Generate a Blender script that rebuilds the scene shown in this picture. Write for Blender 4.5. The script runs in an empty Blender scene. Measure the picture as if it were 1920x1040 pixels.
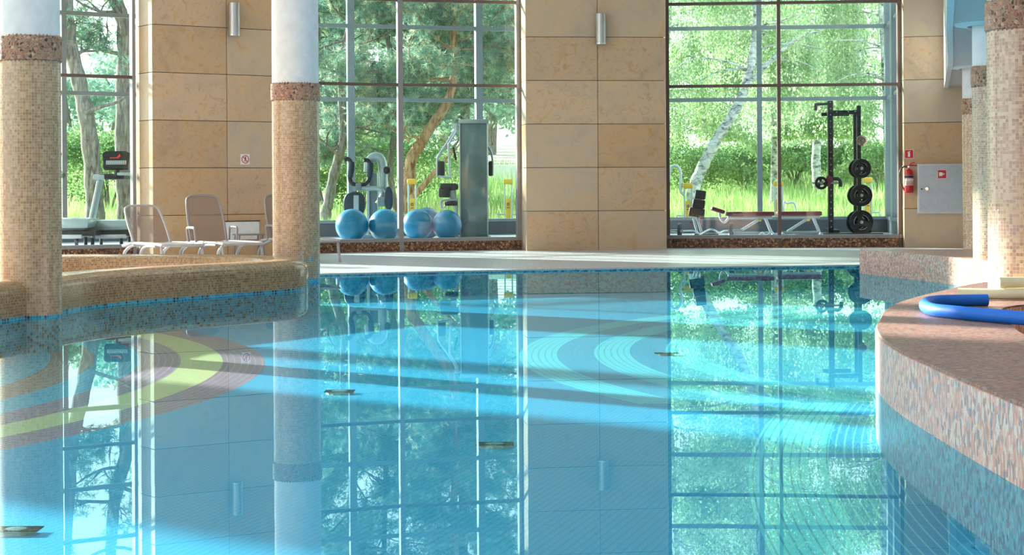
import bpy, bmesh, math, random
import numpy as np
from mathutils import Vector, Matrix
C = bpy.context.scene
COL = C.collection
PI = math.pi
R = math.radians

# ---------------------------------------------------------------- camera
F, EYE, ROLL, HOR = 3500.0, 1.06, R(0.35), 358.0
CA, SA = math.cos(ROLL), math.sin(ROLL)
cam_d = bpy.data.cameras.new('camera')
cam = bpy.data.objects.new('camera', cam_d)
COL.objects.link(cam)
cam.location = (0, 0, EYE)
cam.rotation_euler = (Matrix.Rotation(PI/2, 4, 'X') @ Matrix.Rotation(-ROLL, 4, 'Z')).to_euler()
cam_d.sensor_width = 36.0
cam_d.lens = F/1920*36.0
cam_d.shift_y = -(520-HOR)/1920
cam_d.clip_end = 600
C.camera = cam

def P(px, py, Y):
    """world point seen at photograph pixel (px, py) at distance Y"""
    a, b = px-960, py-HOR
    u, v = a*CA-b*SA, a*SA+b*CA
    return (u*Y/F, Y, EYE-v*Y/F)
def PX(px, Y, py=400): return P(px, py, Y)[0]
def PZ(py, Y, px=960): return P(px, py, Y)[2]

# ---------------------------------------------------------------- world, sun, exposure
C.view_settings.view_transform = 'Standard'
C.view_settings.look = 'None'
C.view_settings.gamma = 1
C.view_settings.exposure = 0.17
C.view_settings.use_curve_mapping = False
world = bpy.data.worlds.new('sky'); C.world = world
world.use_nodes = True
wn = world.node_tree.nodes; wl = world.node_tree.links
wn.clear()
wo = wn.new('ShaderNodeOutputWorld'); bg = wn.new('ShaderNodeBackground')
tc = wn.new('ShaderNodeTexCoord'); sx = wn.new('ShaderNodeSeparateXYZ'); rm = wn.new('ShaderNodeValToRGB')
wl.new(tc.outputs['Generated'], sx.inputs[0]); wl.new(sx.outputs['Z'], rm.inputs[0])
rm.color_ramp.elements[0].position = 0.0; rm.color_ramp.elements[0].color = (1.0, 0.98, 0.94, 1)
rm.color_ramp.elements[1].position = 0.75; rm.color_ramp.elements[1].color = (0.55, 0.76, 1.0, 1)
wl.new(rm.outputs[0], bg.inputs[0]); wl.new(bg.outputs[0], wo.inputs[0])
bg.inputs[1].default_value = 2.9

SUN_EL = R(17.5)
sd = bpy.data.lights.new('sun', 'SUN'); sun = bpy.data.objects.new('sun', sd); COL.objects.link(sun)
trav = Vector((0.768*math.cos(SUN_EL), -0.640*math.cos(SUN_EL), -math.sin(SUN_EL)))
sun.rotation_euler = trav.to_track_quat('-Z', 'Y').to_euler()
sun.location = (-30, 60, 30)
sd.energy = 19.0; sd.angle = R(1.2); sd.color = (1.0, 0.95, 0.86)

# added area lights under the unseen ceiling, only to fill the hall
for (x, y, sx_, sy_, e) in ((-4, 2, 6, 6, 80), (4, 2, 6, 6, 80), (-3, 14, 6, 6, 80), (5, 13, 6, 6, 80), (0, 23.5, 8, 3, 70)):
    ld = bpy.data.lights.new('ceiling_fill_light', 'AREA'); lo = bpy.data.objects.new('ceiling_fill_light', ld)
    COL.objects.link(lo); ld.shape = 'RECTANGLE'; ld.size = sx_; ld.size_y = sy_; ld.energy = e
    ld.color = (1.0, 0.97, 0.93); lo.location = (x, y, 6.75)

cy = C.cycles
cy.max_bounces = 10; cy.transparent_max_bounces = 24; cy.glossy_bounces = 5; cy.diffuse_bounces = 4
cy.transmission_bounces = 6
cy.caustics_reflective = False; cy.caustics_refractive = False
cy.sample_clamp_indirect = 6.0

# ---------------------------------------------------------------- node helpers
class NT:
    def __init__(s, name):
        s.m = bpy.data.materials.new(name); s.m.use_nodes = True
        s.t = s.m.node_tree; s.t.nodes.clear()
        s.out = s.t.nodes.new('ShaderNodeOutputMaterial')
    def n(s, typ, **kw):
        nd = s.t.nodes.new(typ)
        for k, v in kw.items(): setattr(nd, k, v)
        return nd
    def put(s, sock, v):
        if hasattr(v, 'is_linked') or isinstance(v, bpy.types.NodeSocket): s.t.links.new(v, sock)
        elif v is not None:
            if isinstance(v, (tuple, list)) and len(v) == 3 and sock.type == 'RGBA': v = (*v, 1)
            sock.default_value = v
    def math(s, op, a, b=None, c=None, clamp=False):
        nd = s.n('ShaderNodeMath', operation=op); nd.use_clamp = clamp
        s.put(nd.inputs[0], a)
        if b is not None: s.put(nd.inputs[1], b)
        if c is not None: s.put(nd.inputs[2], c)
        return nd.outputs[0]
    def vmath(s, op, a, b=None, sc=None):
        nd = s.n('ShaderNodeVectorMath', operation=op)
        s.put(nd.inputs[0], a)
        if b is not None: s.put(nd.inputs[1], b)
        if sc is not None: s.put(nd.inputs['Scale'], sc)
        return nd.outputs['Value'] if op in ('LENGTH', 'DISTANCE') else nd.outputs[0]
    def vmath_dot(s, a, b):
        nd = s.n('ShaderNodeVectorMath', operation='DOT_PRODUCT'); s.put(nd.inputs[0], a); s.put(nd.inputs[1], b); return nd.outputs['Value']
    def mix(s, f, a, b, blend='MIX'):
        nd = s.n('ShaderNodeMix', data_type='RGBA', blend_type=blend)
        s.put(nd.inputs['Factor'], f); s.put(nd.inputs['A'], a); s.put(nd.inputs['B'], b)
        return nd.outputs['Result']
    def ramp(s, f, stops, interp='LINEAR'):
        nd = s.n('ShaderNodeValToRGB'); cr = nd.color_ramp; cr.interpolation = interp
        while len(cr.elements) < len(stops): cr.elements.new(0.5)
        for e, (p, c) in zip(cr.elements, stops): e.position = p; e.color = (*c, 1)
        s.put(nd.inputs[0], f); return nd.outputs[0]
    def noise(s, vec, scale, detail=4, rough=0.55, dist=0.0):
        nd = s.n('ShaderNodeTexNoise'); s.put(nd.inputs['Vector'], vec)
        nd.inputs['Scale'].default_value = scale; nd.inputs['Detail'].default_value = detail
        nd.inputs['Roughness'].default_value = rough; nd.inputs['Distortion'].default_value = dist
        return nd.outputs[0]
    def voro(s, vec, scale, feat='F1', rnd=1.0):
        nd = s.n('ShaderNodeTexVoronoi', feature=feat); s.put(nd.inputs['Vector'], vec)
        nd.inputs['Scale'].default_value = scale
        if 'Randomness' in nd.inputs: nd.inputs['Randomness'].default_value = rnd
        return nd
    def obj(s): return s.n('ShaderNodeTexCoord').outputs['Object']
    def pos(s): return s.n('ShaderNodeNewGeometry').outputs['Position']
    def uv(s): return s.n('ShaderNodeTexCoord').outputs['UV']
    def bump(s, h, strength=0.3, dist=0.01):
        nd = s.n('ShaderNodeBump'); nd.inputs['Strength'].default_value = strength
        nd.inputs['Distance'].default_value = dist; s.put(nd.inputs['Height'], h); return nd.outputs[0]
    def pbr(s, col, rough=0.5, metal=0.0, normal=None, spec=0.5, coat=0.0):
        b = s.n('ShaderNodeBsdfPrincipled')
        s.put(b.inputs['Base Color'], col); s.put(b.inputs['Roughness'], rough)
        s.put(b.inputs['Metallic'], metal); b.inputs['Specular IOR Level'].default_value = spec
        b.inputs['Coat Weight'].default_value = coat; b.inputs['Coat Roughness'].default_value = 0.1
        if normal is not None: s.put(b.inputs['Normal'], normal)
        s.t.links.new(b.outputs[0], s.out.inputs[0]); return s.m

M = {}
def plain(name, col, rough=0.5, metal=0.0, var=0.06, spec=0.5, coat=0.0, bump=0.0):
    t = NT(name); o = t.obj()
    f = t.noise(o, 9.0, 3)
    c2 = tuple(min(1, c*(1+var)) for c in col); c1 = tuple(c*(1-var) for c in col)
    nrm = t.bump(t.noise(o, 60.0, 3), bump, 0.003) if bump else None
    M[name] = t.pbr(t.ramp(f, [(0.3, c1), (0.7, c2)]), rough, metal, nrm, spec, coat)
    return M[name]

def mosaic(name, cols, grout, tile=0.0245, rough=0.18, strip=None, scale_var=2.0):
    t = NT(name); uv = t.uv()
    q = t.vmath('SCALE', uv, sc=1.0/tile)
    fl = t.vmath('FLOOR', q); fr = t.vmath('FRACTION', q)
    sp = t.n('ShaderNodeSeparateXYZ'); t.put(sp.inputs[0], fr)
    wnz = t.n('ShaderNodeTexWhiteNoise', noise_dimensions='2D'); t.put(wnz.inputs['Vector'], fl)
    low = t.noise(uv, scale_var, 2)
    v = t.math('ADD', t.math('MULTIPLY', wnz.outputs['Value'], 0.8), t.math('MULTIPLY', t.math('SUBTRACT', low, 0.4), 0.9), clamp=True)
    col = t.ramp(v, [((i+0.0)/len(cols), c) for i, c in enumerate(cols)], 'CONSTANT')
    if strip is not None:
        z = t.n('ShaderNodeSeparateXYZ'); t.put(z.inputs[0], t.pos())
        lowz = t.math('LESS_THAN', z.outputs['Z'], strip[0])
        sc = t.ramp(wnz.outputs['Value'], [(0, (0.0, 0.02, 0.07)), (0.16, (0.01, 0.30, 0.50)), (0.45, (0.04, 0.48, 0.66)), (0.75, (0.02, 0.38, 0.60))], 'CONSTANT')
        col = t.mix(lowz, col, sc)
        if len(strip) > 1:
            # a scatter of blue and dark tiles fading upward from the water
            fleck = t.math('MULTIPLY', t.math('LESS_THAN', z.outputs['Z'], strip[1]), t.math('GREATER_THAN', wnz.outputs['Value'], 0.86))
            col = t.mix(fleck, col, sc)
    gx = t.math('LESS_THAN', sp.outputs['X'], 0.1); gy = t.math('LESS_THAN', sp.outputs['Y'], 0.1)
    g = t.math('MAXIMUM', gx, gy)
    col = t.mix(g, col, grout)
    rg = t.math('ADD', rough, t.math('MULTIPLY', g, 0.5))
    nrm = t.bump(t.math('SUBTRACT', t.math('MULTIPLY', wnz.outputs['Value'], 0.3), g), 0.25, 0.002)
    M[name] = t.pbr(col, rg, 0, nrm, 0.5)
    return M[name]

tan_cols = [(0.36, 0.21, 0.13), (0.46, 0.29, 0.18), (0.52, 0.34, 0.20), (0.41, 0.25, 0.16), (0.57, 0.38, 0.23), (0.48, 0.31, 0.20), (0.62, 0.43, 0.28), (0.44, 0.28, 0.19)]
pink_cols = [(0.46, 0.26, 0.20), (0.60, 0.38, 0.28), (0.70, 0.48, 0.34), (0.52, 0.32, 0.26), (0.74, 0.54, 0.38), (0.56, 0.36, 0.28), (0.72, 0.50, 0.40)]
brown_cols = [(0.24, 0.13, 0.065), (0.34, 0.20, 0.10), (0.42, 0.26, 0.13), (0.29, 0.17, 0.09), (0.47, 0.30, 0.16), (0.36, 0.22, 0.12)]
mosaic('mosaic_column', tan_cols, (0.66, 0.48, 0.31))
mosaic('mosaic_column_pool', tan_cols, (0.66, 0.48, 0.31), strip=(0.04, 0.30))
mosaic('mosaic_column_rim', tan_cols, (0.66, 0.48, 0.31), strip=(0.022,))
mosaic('mosaic_pink', pink_cols, (0.78, 0.60, 0.38))
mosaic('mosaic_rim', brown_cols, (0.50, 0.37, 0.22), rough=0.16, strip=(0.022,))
mosaic('mosaic_inside', [(0.56, 0.36, 0.24), (0.66, 0.46, 0.32), (0.72, 0.52, 0.38), (0.60, 0.42, 0.32)], (0.75, 0.6, 0.45), rough=0.3)

def pebble(name, stops, scale, gap, gapcol, rough=0.45, uvs=True):
    t = NT(name); v = t.uv() if uvs else t.pos()
    d = t.voro(v, scale, 'DISTANCE_TO_EDGE'); c = t.voro(v, scale, 'F1')
    sp = t.n('ShaderNodeSeparateColor'); t.put(sp.inputs[0], c.outputs['Color'])
    col = t.ramp(sp.outputs[0], stops, 'CONSTANT')
    g = t.math('MAXIMUM', t.math('LESS_THAN', d.outputs['Distance'], gap), t.math('GREATER_THAN', c.outputs['Distance'], 0.50))
    small = t.voro(v, scale*2.6, 'F1'); s2 = t.n('ShaderNodeSeparateColor'); t.put(s2.inputs[0], small.outputs['Color'])
    fill = t.mix(t.math('LESS_THAN', small.outputs['Distance'], 0.42), gapcol, t.ramp(s2.outputs[0], stops, 'CONSTANT'))
    col = t.mix(g, col, fill)
    nrm = t.bump(t.math('MINIMUM', d.outputs['Distance'], 0.25), 0.7, 0.02)
    M[name] = t.pbr(col, rough, 0, nrm)
pebble('pebble_band', [(0, (0.10, 0.045, 0.03)), (0.18, (0.42, 0.17, 0.10)), (0.42, (0.52, 0.26, 0.16)), (0.62, (0.33, 0.13, 0.08)), (0.8, (0.60, 0.36, 0.24)), (0.93, (0.16, 0.10, 0.08))], 30, 0.06, (0.40, 0.25, 0.17))
pebble('conglomerate', [(0, (0.07, 0.03, 0.018)), (0.22, (0.34, 0.15, 0.07)), (0.45, (0.44, 0.22, 0.11)), (0.66, (0.22, 0.09, 0.045)), (0.84, (0.52, 0.30, 0.17))], 22, 0.05, (0.10, 0.045, 0.025), 0.4, False)

def granite(name, dark, gloss, sc=55, stretch=1.0):
    t = NT(name); p = t.pos()
    mp = t.n('ShaderNodeMapping'); t.put(mp.inputs[0], p); mp.inputs['Scale'].default_value = (1, 1, stretch)
    c = t.voro(mp.outputs[0], sc); sp = t.n('ShaderNodeSeparateColor'); t.put(sp.inputs[0], c.outputs['Color'])
    col = t.ramp(sp.outputs[0], [(0, (0.30*dark, 0.24*dark, 0.25*dark)), (0.12, (0.84*dark, 0.40*dark, 0.28*dark)), (0.42, (0.92*dark, 0.56*dark, 0.42*dark)), (0.6, (0.66*dark, 0.30*dark, 0.20*dark)), (0.78, (0.92*dark, 0.70*dark, 0.58*dark)), (0.93, (0.44*dark, 0.38*dark, 0.40*dark))], 'CONSTANT')
    n2 = t.noise(p, 9, 3)
    col = t.mix(t.math('MULTIPLY', n2, 0.35), col, (0.62*dark, 0.40*dark, 0.32*dark))
    M[name] = t.pbr(col, gloss, 0)
granite('granite_face', 1.08, 0.35, 58, 0.55)
granite('granite_top', 0.42, 0.45, 58, 1.0)
granite('granite_far', 0.85, 0.3, 42)

def sandstone():
    t = NT('sandstone'); at = t.n('ShaderNodeAttribute', attribute_name='panel')
    o = t.pos(); off = t.n('ShaderNodeCombineXYZ')
    t.put(off.inputs[0], t.math('MULTIPLY', at.outputs['Fac'], 37.0)); t.put(off.inputs[1], t.math('MULTIPLY', at.outputs['Fac'], 11.0)); t.put(off.inputs[2], t.math('MULTIPLY', at.outputs['Fac'], 23.0))
    v = t.vmath('ADD', o, off.outputs[0])
    a = t.noise(v, 1.2, 6, 0.6, 1.6); b = t.noise(v, 5.0, 8, 0.65, 2.5); c = t.noise(v, 60, 2)
    base = t.ramp(a, [(0.25, (0.50, 0.38, 0.28)), (0.45, (0.61, 0.465, 0.345)), (0.6, (0.66, 0.47, 0.31)), (0.78, (0.55, 0.33, 0.165))])
    stain = t.ramp(b, [(0.52, (0, 0, 0)), (0.68, (1, 1, 1))])
    w = t.n('ShaderNodeSeparateColor'); t.put(w.inputs[0], stain)
    base = t.mix(t.math('MULTIPLY', w.outputs[0], t.math('MULTIPLY', at.outputs['Fac'], 0.75)), base, (0.52, 0.27, 0.09))
    tint = t.ramp(at.outputs['Fac'], [(0, (0.90, 0.95, 1.0)), (0.35, (1, 0.96, 0.90)), (0.65, (1.0, 0.84, 0.64)), (0.8, (0.86, 0.76, 0.64)), (1, (1.06, 1.0, 0.95))])
    base = t.mix(1.0, base, tint, 'MULTIPLY')
    base = t.mix(t.math('MULTIPLY', c, 0.12), base, (0.75, 0.62, 0.48))
    M['sandstone'] = t.pbr(base, 0.32, 0, t.bump(c, 0.08, 0.002), 0.4)
sandstone()
plain('joint', (0.035, 0.03, 0.025), 0.9)
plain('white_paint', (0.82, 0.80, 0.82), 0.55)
plain('wood_panel', (0.30, 0.20, 0.13), 0.6)
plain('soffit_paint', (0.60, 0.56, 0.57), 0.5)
plain('frame_grey', (0.30, 0.29, 0.30), 0.35, 0.3)
plain('frame_brown', (0.15, 0.10, 0.09), 0.4, 0.2)
plain('frame_blue', (0.30, 0.37, 0.42), 0.35, 0.3)
plain('curb_blue', (0.13, 0.15, 0.18), 0.5)
plain('gym_floor', (0.42, 0.45, 0.48), 0.35)
plain('lamp_metal', (0.52, 0.52, 0.53), 0.35, 0.85)
plain('lamp_lens', (0.9, 0.9, 0.88), 0.3)
plain('black_iron', (0.012, 0.014, 0.017), 0.38, 0.2, coat=0.2)
plain('rubber_black', (0.02, 0.02, 0.022), 0.5)
plain('plate_iron', (0.010, 0.011, 0.013), 0.42, 0.1, coat=0.1, spec=0.3)
plain('plate_hub', (0.35, 0.36, 0.38), 0.25, 0.9)
plain('bronze', (0.30, 0.20, 0.14), 0.2, 0.7)
plain('chrome', (0.75, 0.77, 0.80), 0.15, 1.0)
plain('steel_paint', (0.36, 0.44, 0.46), 0.3, 0.5)
plain('silver_paint', (0.55, 0.60, 0.65), 0.35, 0.4)
plain('machine_grey', (0.20, 0.27, 0.29), 0.35, 0.3, coat=0.3)
plain('machine_light', (0.40, 0.50, 0.52), 0.3, 0.3, coat=0.3)
plain('pad_navy', (0.02, 0.045, 0.07), 0.4)
plain('vinyl_black', (0.018, 0.02, 0.024), 0.35)
plain('vinyl_maroon', (0.16, 0.015, 0.03), 0.35, coat=0.3)
plain('ball_blue', (0.008, 0.24, 0.46), 0.34, var=0.08, coat=0.15)
plain('yellow_paint', (0.78, 0.46, 0.05), 0.45)
plain('red_paint', (0.55, 0.01, 0.02), 0.3, coat=0.4)
plain('sign_red', (0.62, 0.015, 0.02), 0.45)
plain('sign_white', (0.85, 0.84, 0.82), 0.5)
plain('cabinet_grey', (0.62, 0.63, 0.66), 0.4)
plain('cabinet_door', (0.52, 0.53, 0.57), 0.4)
plain('lounger_plastic', (0.44, 0.41, 0.41), 0.4)
plain('lounger_dark', (0.30, 0.25, 0.25), 0.4)
plain('noodle_blue', (0.0, 0.16, 0.72), 0.6, bump=0.5)
plain('noodle_cream', (0.76, 0.74, 0.50), 0.6, bump=0.5)
plain('drain_metal', (0.30, 0.38, 0.36), 0.4, 0.6)
plain('console_black', (0.015, 0.02, 0.02), 0.3)
plain('console_keys', (0.5, 0.56, 0.55), 0.4)
plain('label_yellow', (0.8, 0.6, 0.1), 0.5)
plain('label_pink', (0.7, 0.35, 0.4), 0.5)
plain('wall_render', (0.70, 0.66, 0.56), 0.8)
plain('fence_wire', (0.16, 0.19, 0.18), 0.6)

def emis(name, col, s):
    t = NT(name); e = t.n('ShaderNodeEmission'); e.inputs[0].default_value = (*col, 1); e.inputs[1].default_value = s
    t.t.links.new(e.outputs[0], t.out.inputs[0]); M[name] = t.m
emis('led_red', (1.0, 0.06, 0.03), 1.2)

def glassy(name, tint, ior, rough=0.0, bump=None, boost=1.0, refl=(1, 1, 1)):
    t = NT(name); tr = t.n('ShaderNodeBsdfTransparent'); tr.inputs[0].default_value = (*tint, 1)
    gl = t.n('ShaderNodeBsdfGlossy'); gl.inputs['Roughness'].default_value = rough; gl.inputs[0].default_value = (*refl, 1)
    # reflectance by Schlick's rule, the same from either side of the surface
    ge = t.n('ShaderNodeNewGeometry'); cs = t.math('ABSOLUTE', t.vmath_dot(ge.outputs['Incoming'], ge.outputs['Normal']))
    f0 = ((ior-1)/(ior+1))**2
    fre = t.math('ADD', f0, t.math('MULTIPLY', 1-f0, t.math('POWER', t.math('SUBTRACT', 1.0, cs, clamp=True), 5.0)))
    if bump is not None:
        b = bump(t); t.put(gl.inputs['Normal'], b)
    mx = t.n('ShaderNodeMixShader'); t.put(mx.inputs[0], t.math('MULTIPLY', fre, boost, clamp=True))
    t.t.links.new(tr.outputs[0], mx.inputs[1]); t.t.links.new(gl.outputs[0], mx.inputs[2]); t.t.links.new(mx.outputs[0], t.out.inputs[0])
    M[name] = t.m
glassy('glass', (0.93, 0.975, 0.965), 1.35)
glassy('glass_green', (0.60, 0.76, 0.74), 1.5)
def wb(t):
    p = t.n('ShaderNodeMapping'); t.put(p.inputs[0], t.pos()); p.inputs['Scale'].default_value = (1.0, 0.35, 1)
    return t.bump(t.noise(p.outputs[0], 2.2, 2), 0.010, 0.02)
glassy('water', (0.74, 0.96, 1.0), 1.33, 0.0, wb, 0.74, (0.68, 0.94, 1.0))

def lounger_mesh():
    t = NT('lounger_mesh'); d = t.n('ShaderNodeBsdfDiffuse'); d.inputs[0].default_value = (0.30, 0.21, 0.18, 1)
    tr = t.n('ShaderNodeBsdfTransparent'); mx = t.n('ShaderNodeMixShader'); mx.inputs[0].default_value = 0.68
    t.t.links.new(tr.outputs[0], mx.inputs[1]); t.t.links.new(d.outputs[0], mx.inputs[2]); t.t.links.new(mx.outputs[0], t.out.inputs[0]); M['lounger_mesh'] = t.m
lounger_mesh()

def leafy(name, stops, trans=0.5):
    t = NT(name); at = t.n('ShaderNodeAttribute', attribute_name='leaf')
    col = t.ramp(at.outputs['Fac'], stops)
    d = t.n('ShaderNodeBsdfDiffuse'); t.put(d.inputs[0], col)
    tr = t.n('ShaderNodeBsdfTranslucent'); t.put(tr.inputs[0], col)
    mx = t.n('ShaderNodeMixShader'); mx.inputs[0].default_value = trans
    t.t.links.new(d.outputs[0], mx.inputs[1]); t.t.links.new(tr.outputs[0], mx.inputs[2]); t.t.links.new(mx.outputs[0], t.out.inputs[0]); M[name] = t.m
leafy('pine_needles', [(0, (0.12, 0.25, 0.20)), (0.5, (0.28, 0.45, 0.34)), (0.8, (0.50, 0.60, 0.42)), (1, (0.74, 0.70, 0.48))])
leafy('birch_leaves', [(0, (0.22, 0.36, 0.18)), (0.5, (0.50, 0.66, 0.38)), (1, (0.86, 0.90, 0.62))], 0.55)
leafy('shrub_leaves', [(0, (0.09, 0.19, 0.07)), (0.5, (0.22, 0.35, 0.14)), (1, (0.45, 0.54, 0.25))])
leafy('grass_blades', [(0, (0.22, 0.38, 0.12)), (0.5, (0.40, 0.56, 0.20)), (1, (0.68, 0.72, 0.36))])
def bark(name, a, b, c, sc=(14, 14, 3)):
    t = NT(name); mp = t.n('ShaderNodeMapping'); t.put(mp.inputs[0], t.pos()); mp.inputs['Scale'].default_value = sc
    n1 = t.noise(mp.outputs[0], 1.0, 6, 0.7, 0.6)
    M[name] = t.pbr(t.ramp(n1, [(0.35, a), (0.5, b), (0.68, c)]), 0.85, 0, t.bump(n1, 0.8, 0.05))
bark('bark_pine_grey', (0.08, 0.06, 0.05), (0.22, 0.18, 0.155), (0.42, 0.35, 0.30))
bark('bark_pine_orange', (0.18, 0.08, 0.04), (0.50, 0.27, 0.14), (0.68, 0.44, 0.27))
bark('bark_birch', (0.03, 0.03, 0.03), (0.50, 0.50, 0.48), (0.85, 0.84, 0.80), (5, 5, 9))
def soil():
    t = NT('meadow_ground'); p = t.pos(); n1 = t.noise(p, 0.35, 5); n2 = t.noise(p, 6, 4)
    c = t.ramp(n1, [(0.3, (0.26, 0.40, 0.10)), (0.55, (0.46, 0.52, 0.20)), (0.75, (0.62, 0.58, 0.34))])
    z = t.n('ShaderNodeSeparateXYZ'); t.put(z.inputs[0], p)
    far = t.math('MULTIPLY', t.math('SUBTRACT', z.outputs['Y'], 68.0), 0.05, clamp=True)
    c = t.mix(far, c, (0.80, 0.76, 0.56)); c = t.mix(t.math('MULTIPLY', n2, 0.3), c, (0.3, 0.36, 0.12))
    M['meadow_ground'] = t.pbr(c, 0.95)
soil()
def decktile():
    t = NT('deck_tile'); p = t.pos(); q = t.vmath('SCALE', p, sc=10.0); fr = t.vmath('FRACTION', q)
    s = t.n('ShaderNodeSeparateXYZ'); t.put(s.inputs[0], fr)
    g = t.math('MAXIMUM', t.math('LESS_THAN', s.outputs['X'], 0.05), t.math('LESS_THAN', s.outputs['Y'], 0.05))
    w = t.n('ShaderNodeTexWhiteNoise', noise_dimensions='2D'); t.put(w.inputs['Vector'], t.vmath('FLOOR', q))
    c = t.mix(w.outputs['Value'], (0.50, 0.50, 0.53), (0.58, 0.58, 0.61)); c = t.mix(g, c, (0.40, 0.40, 0.43))
    M['deck_tile'] = t.pbr(c, 0.35)
decktile()
def pool_floor_mat():
    t = NT('pool_tiles'); p = t.pos(); s = t.n('ShaderNodeSeparateXYZ'); t.put(s.inputs[0], p)
    X, Y = s.outputs['X'], s.outputs['Y']
    def dist(cx, cyy):
        dx = t.math('SUBTRACT', X, cx); dy = t.math('SUBTRACT', Y, cyy)
        return t.math('SQRT', t.math('ADD', t.math('MULTIPLY', dx, dx), t.math('MULTIPLY', dy, dy)))
    def line(d, per, w): return t.math('LESS_THAN', t.math('FRACT', t.math('MULTIPLY', d, 1/per)), w)
    base = (0.006, 0.42, 0.70); light = (0.12, 0.72, 0.82); dark = (0.01, 0.34, 0.60); teal = (0.04, 0.40, 0.52)
    mauve = (0.46, 0.17, 0.24); yel = (0.92, 0.70, 0.24); brick = (0.50, 0.20, 0.14)
    w = t.noise(p, 1.3, 3)
    d3 = dist(21.0, 6.3)
    sl = t.math('SUBTRACT', t.math('MULTIPLY', X, 0.962), t.math('MULTIPLY', Y, 0.275))
    col = t.mix(t.math('MULTIPLY', line(sl, 0.036, 0.3), 0.6), base, (0.004, 0.27, 0.50))
    # broad light arc then darker arc beside the granite bench
    in3 = t.math('LESS_THAN', d3, 20.05)
    col = t.mix(in3, col, light)
    col = t.mix(t.math('MULTIPLY', in3, line(d3, 0.045, 0.2)), col, teal)
    in3b = t.math('LESS_THAN', d3, 19.66)
    c3 = t.mix(line(d3, 0.045, 0.2), dark, (0.2, 0.66, 0.72))
    col = t.mix(in3b, col, c3)
    # right rings
    d2 = dist(8.3, 15.35)
    cr = t.ramp(t.math('MULTIPLY', t.math('SUBTRACT', 8.25, d2), 1/1.7), [(0, light), (0.18, (0.03, 0.40, 0.62)), (0.365, light), (0.54, (0.03, 0.40, 0.62)), (0.72, light), (0.88, (0.03, 0.40, 0.62))], 'CONSTANT')
    cr = t.mix(t.math('MULTIPLY', line(d2, 0.055, 0.22), 0.6), cr, (0.03, 0.34, 0.5))
    in2 = t.math('MULTIPLY', t.math('LESS_THAN', d2, 8.25), t.math('GREATER_THAN', Y, 11.9))
    col = t.mix(in2, col, cr)
    # left rings
    d1 = dist(-11.0, 13.7)
    c1 = t.ramp(t.math('MULTIPLY', t.math('SUBTRACT', 9.1, d1), 1/2.6), [(0, mauve), (0.127, yel), (0.255, mauve), (0.38, (0.04, 0.42, 0.62)), (0.52, brick), (0.66, (0.05, 0.42, 0.58)), (0.8, (0.45, 0.38, 0.16)), (0.9, (0.05, 0.45, 0.6))], 'CONSTANT')
    c1 = t.mix(t.math('MULTIPLY', line(d1, 0.055, 0.18), 0.35), c1, (0.7, 0.72, 0.7))
    col = t.mix(t.math('LESS_THAN', d1, 9.1), col, c1)
    col = t.mix(t.math('MULTIPLY', w, 0.12), col, (0.1, 0.6, 0.72))
    M['pool_tiles'] = t.pbr(col, 0.5)
pool_floor_mat()
def pool_wall_mat():
    t = NT('pool_wall_tiles'); p = t.pos(); n = t.voro(p, 38); sp = t.n('ShaderNodeSeparateColor'); t.put(sp.inputs[0], n.outputs['Color'])
    M['pool_wall_tiles'] = t.pbr(t.ramp(sp.outputs[0], [(0, (0.01, 0.16, 0.30)), (0.3, (0.02, 0.34, 0.48)), (0.6, (0.05, 0.42, 0.50)), (0.85, (0.12, 0.50, 0.52))], 'CONSTANT'), 0.3)
pool_wall_mat()

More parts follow.
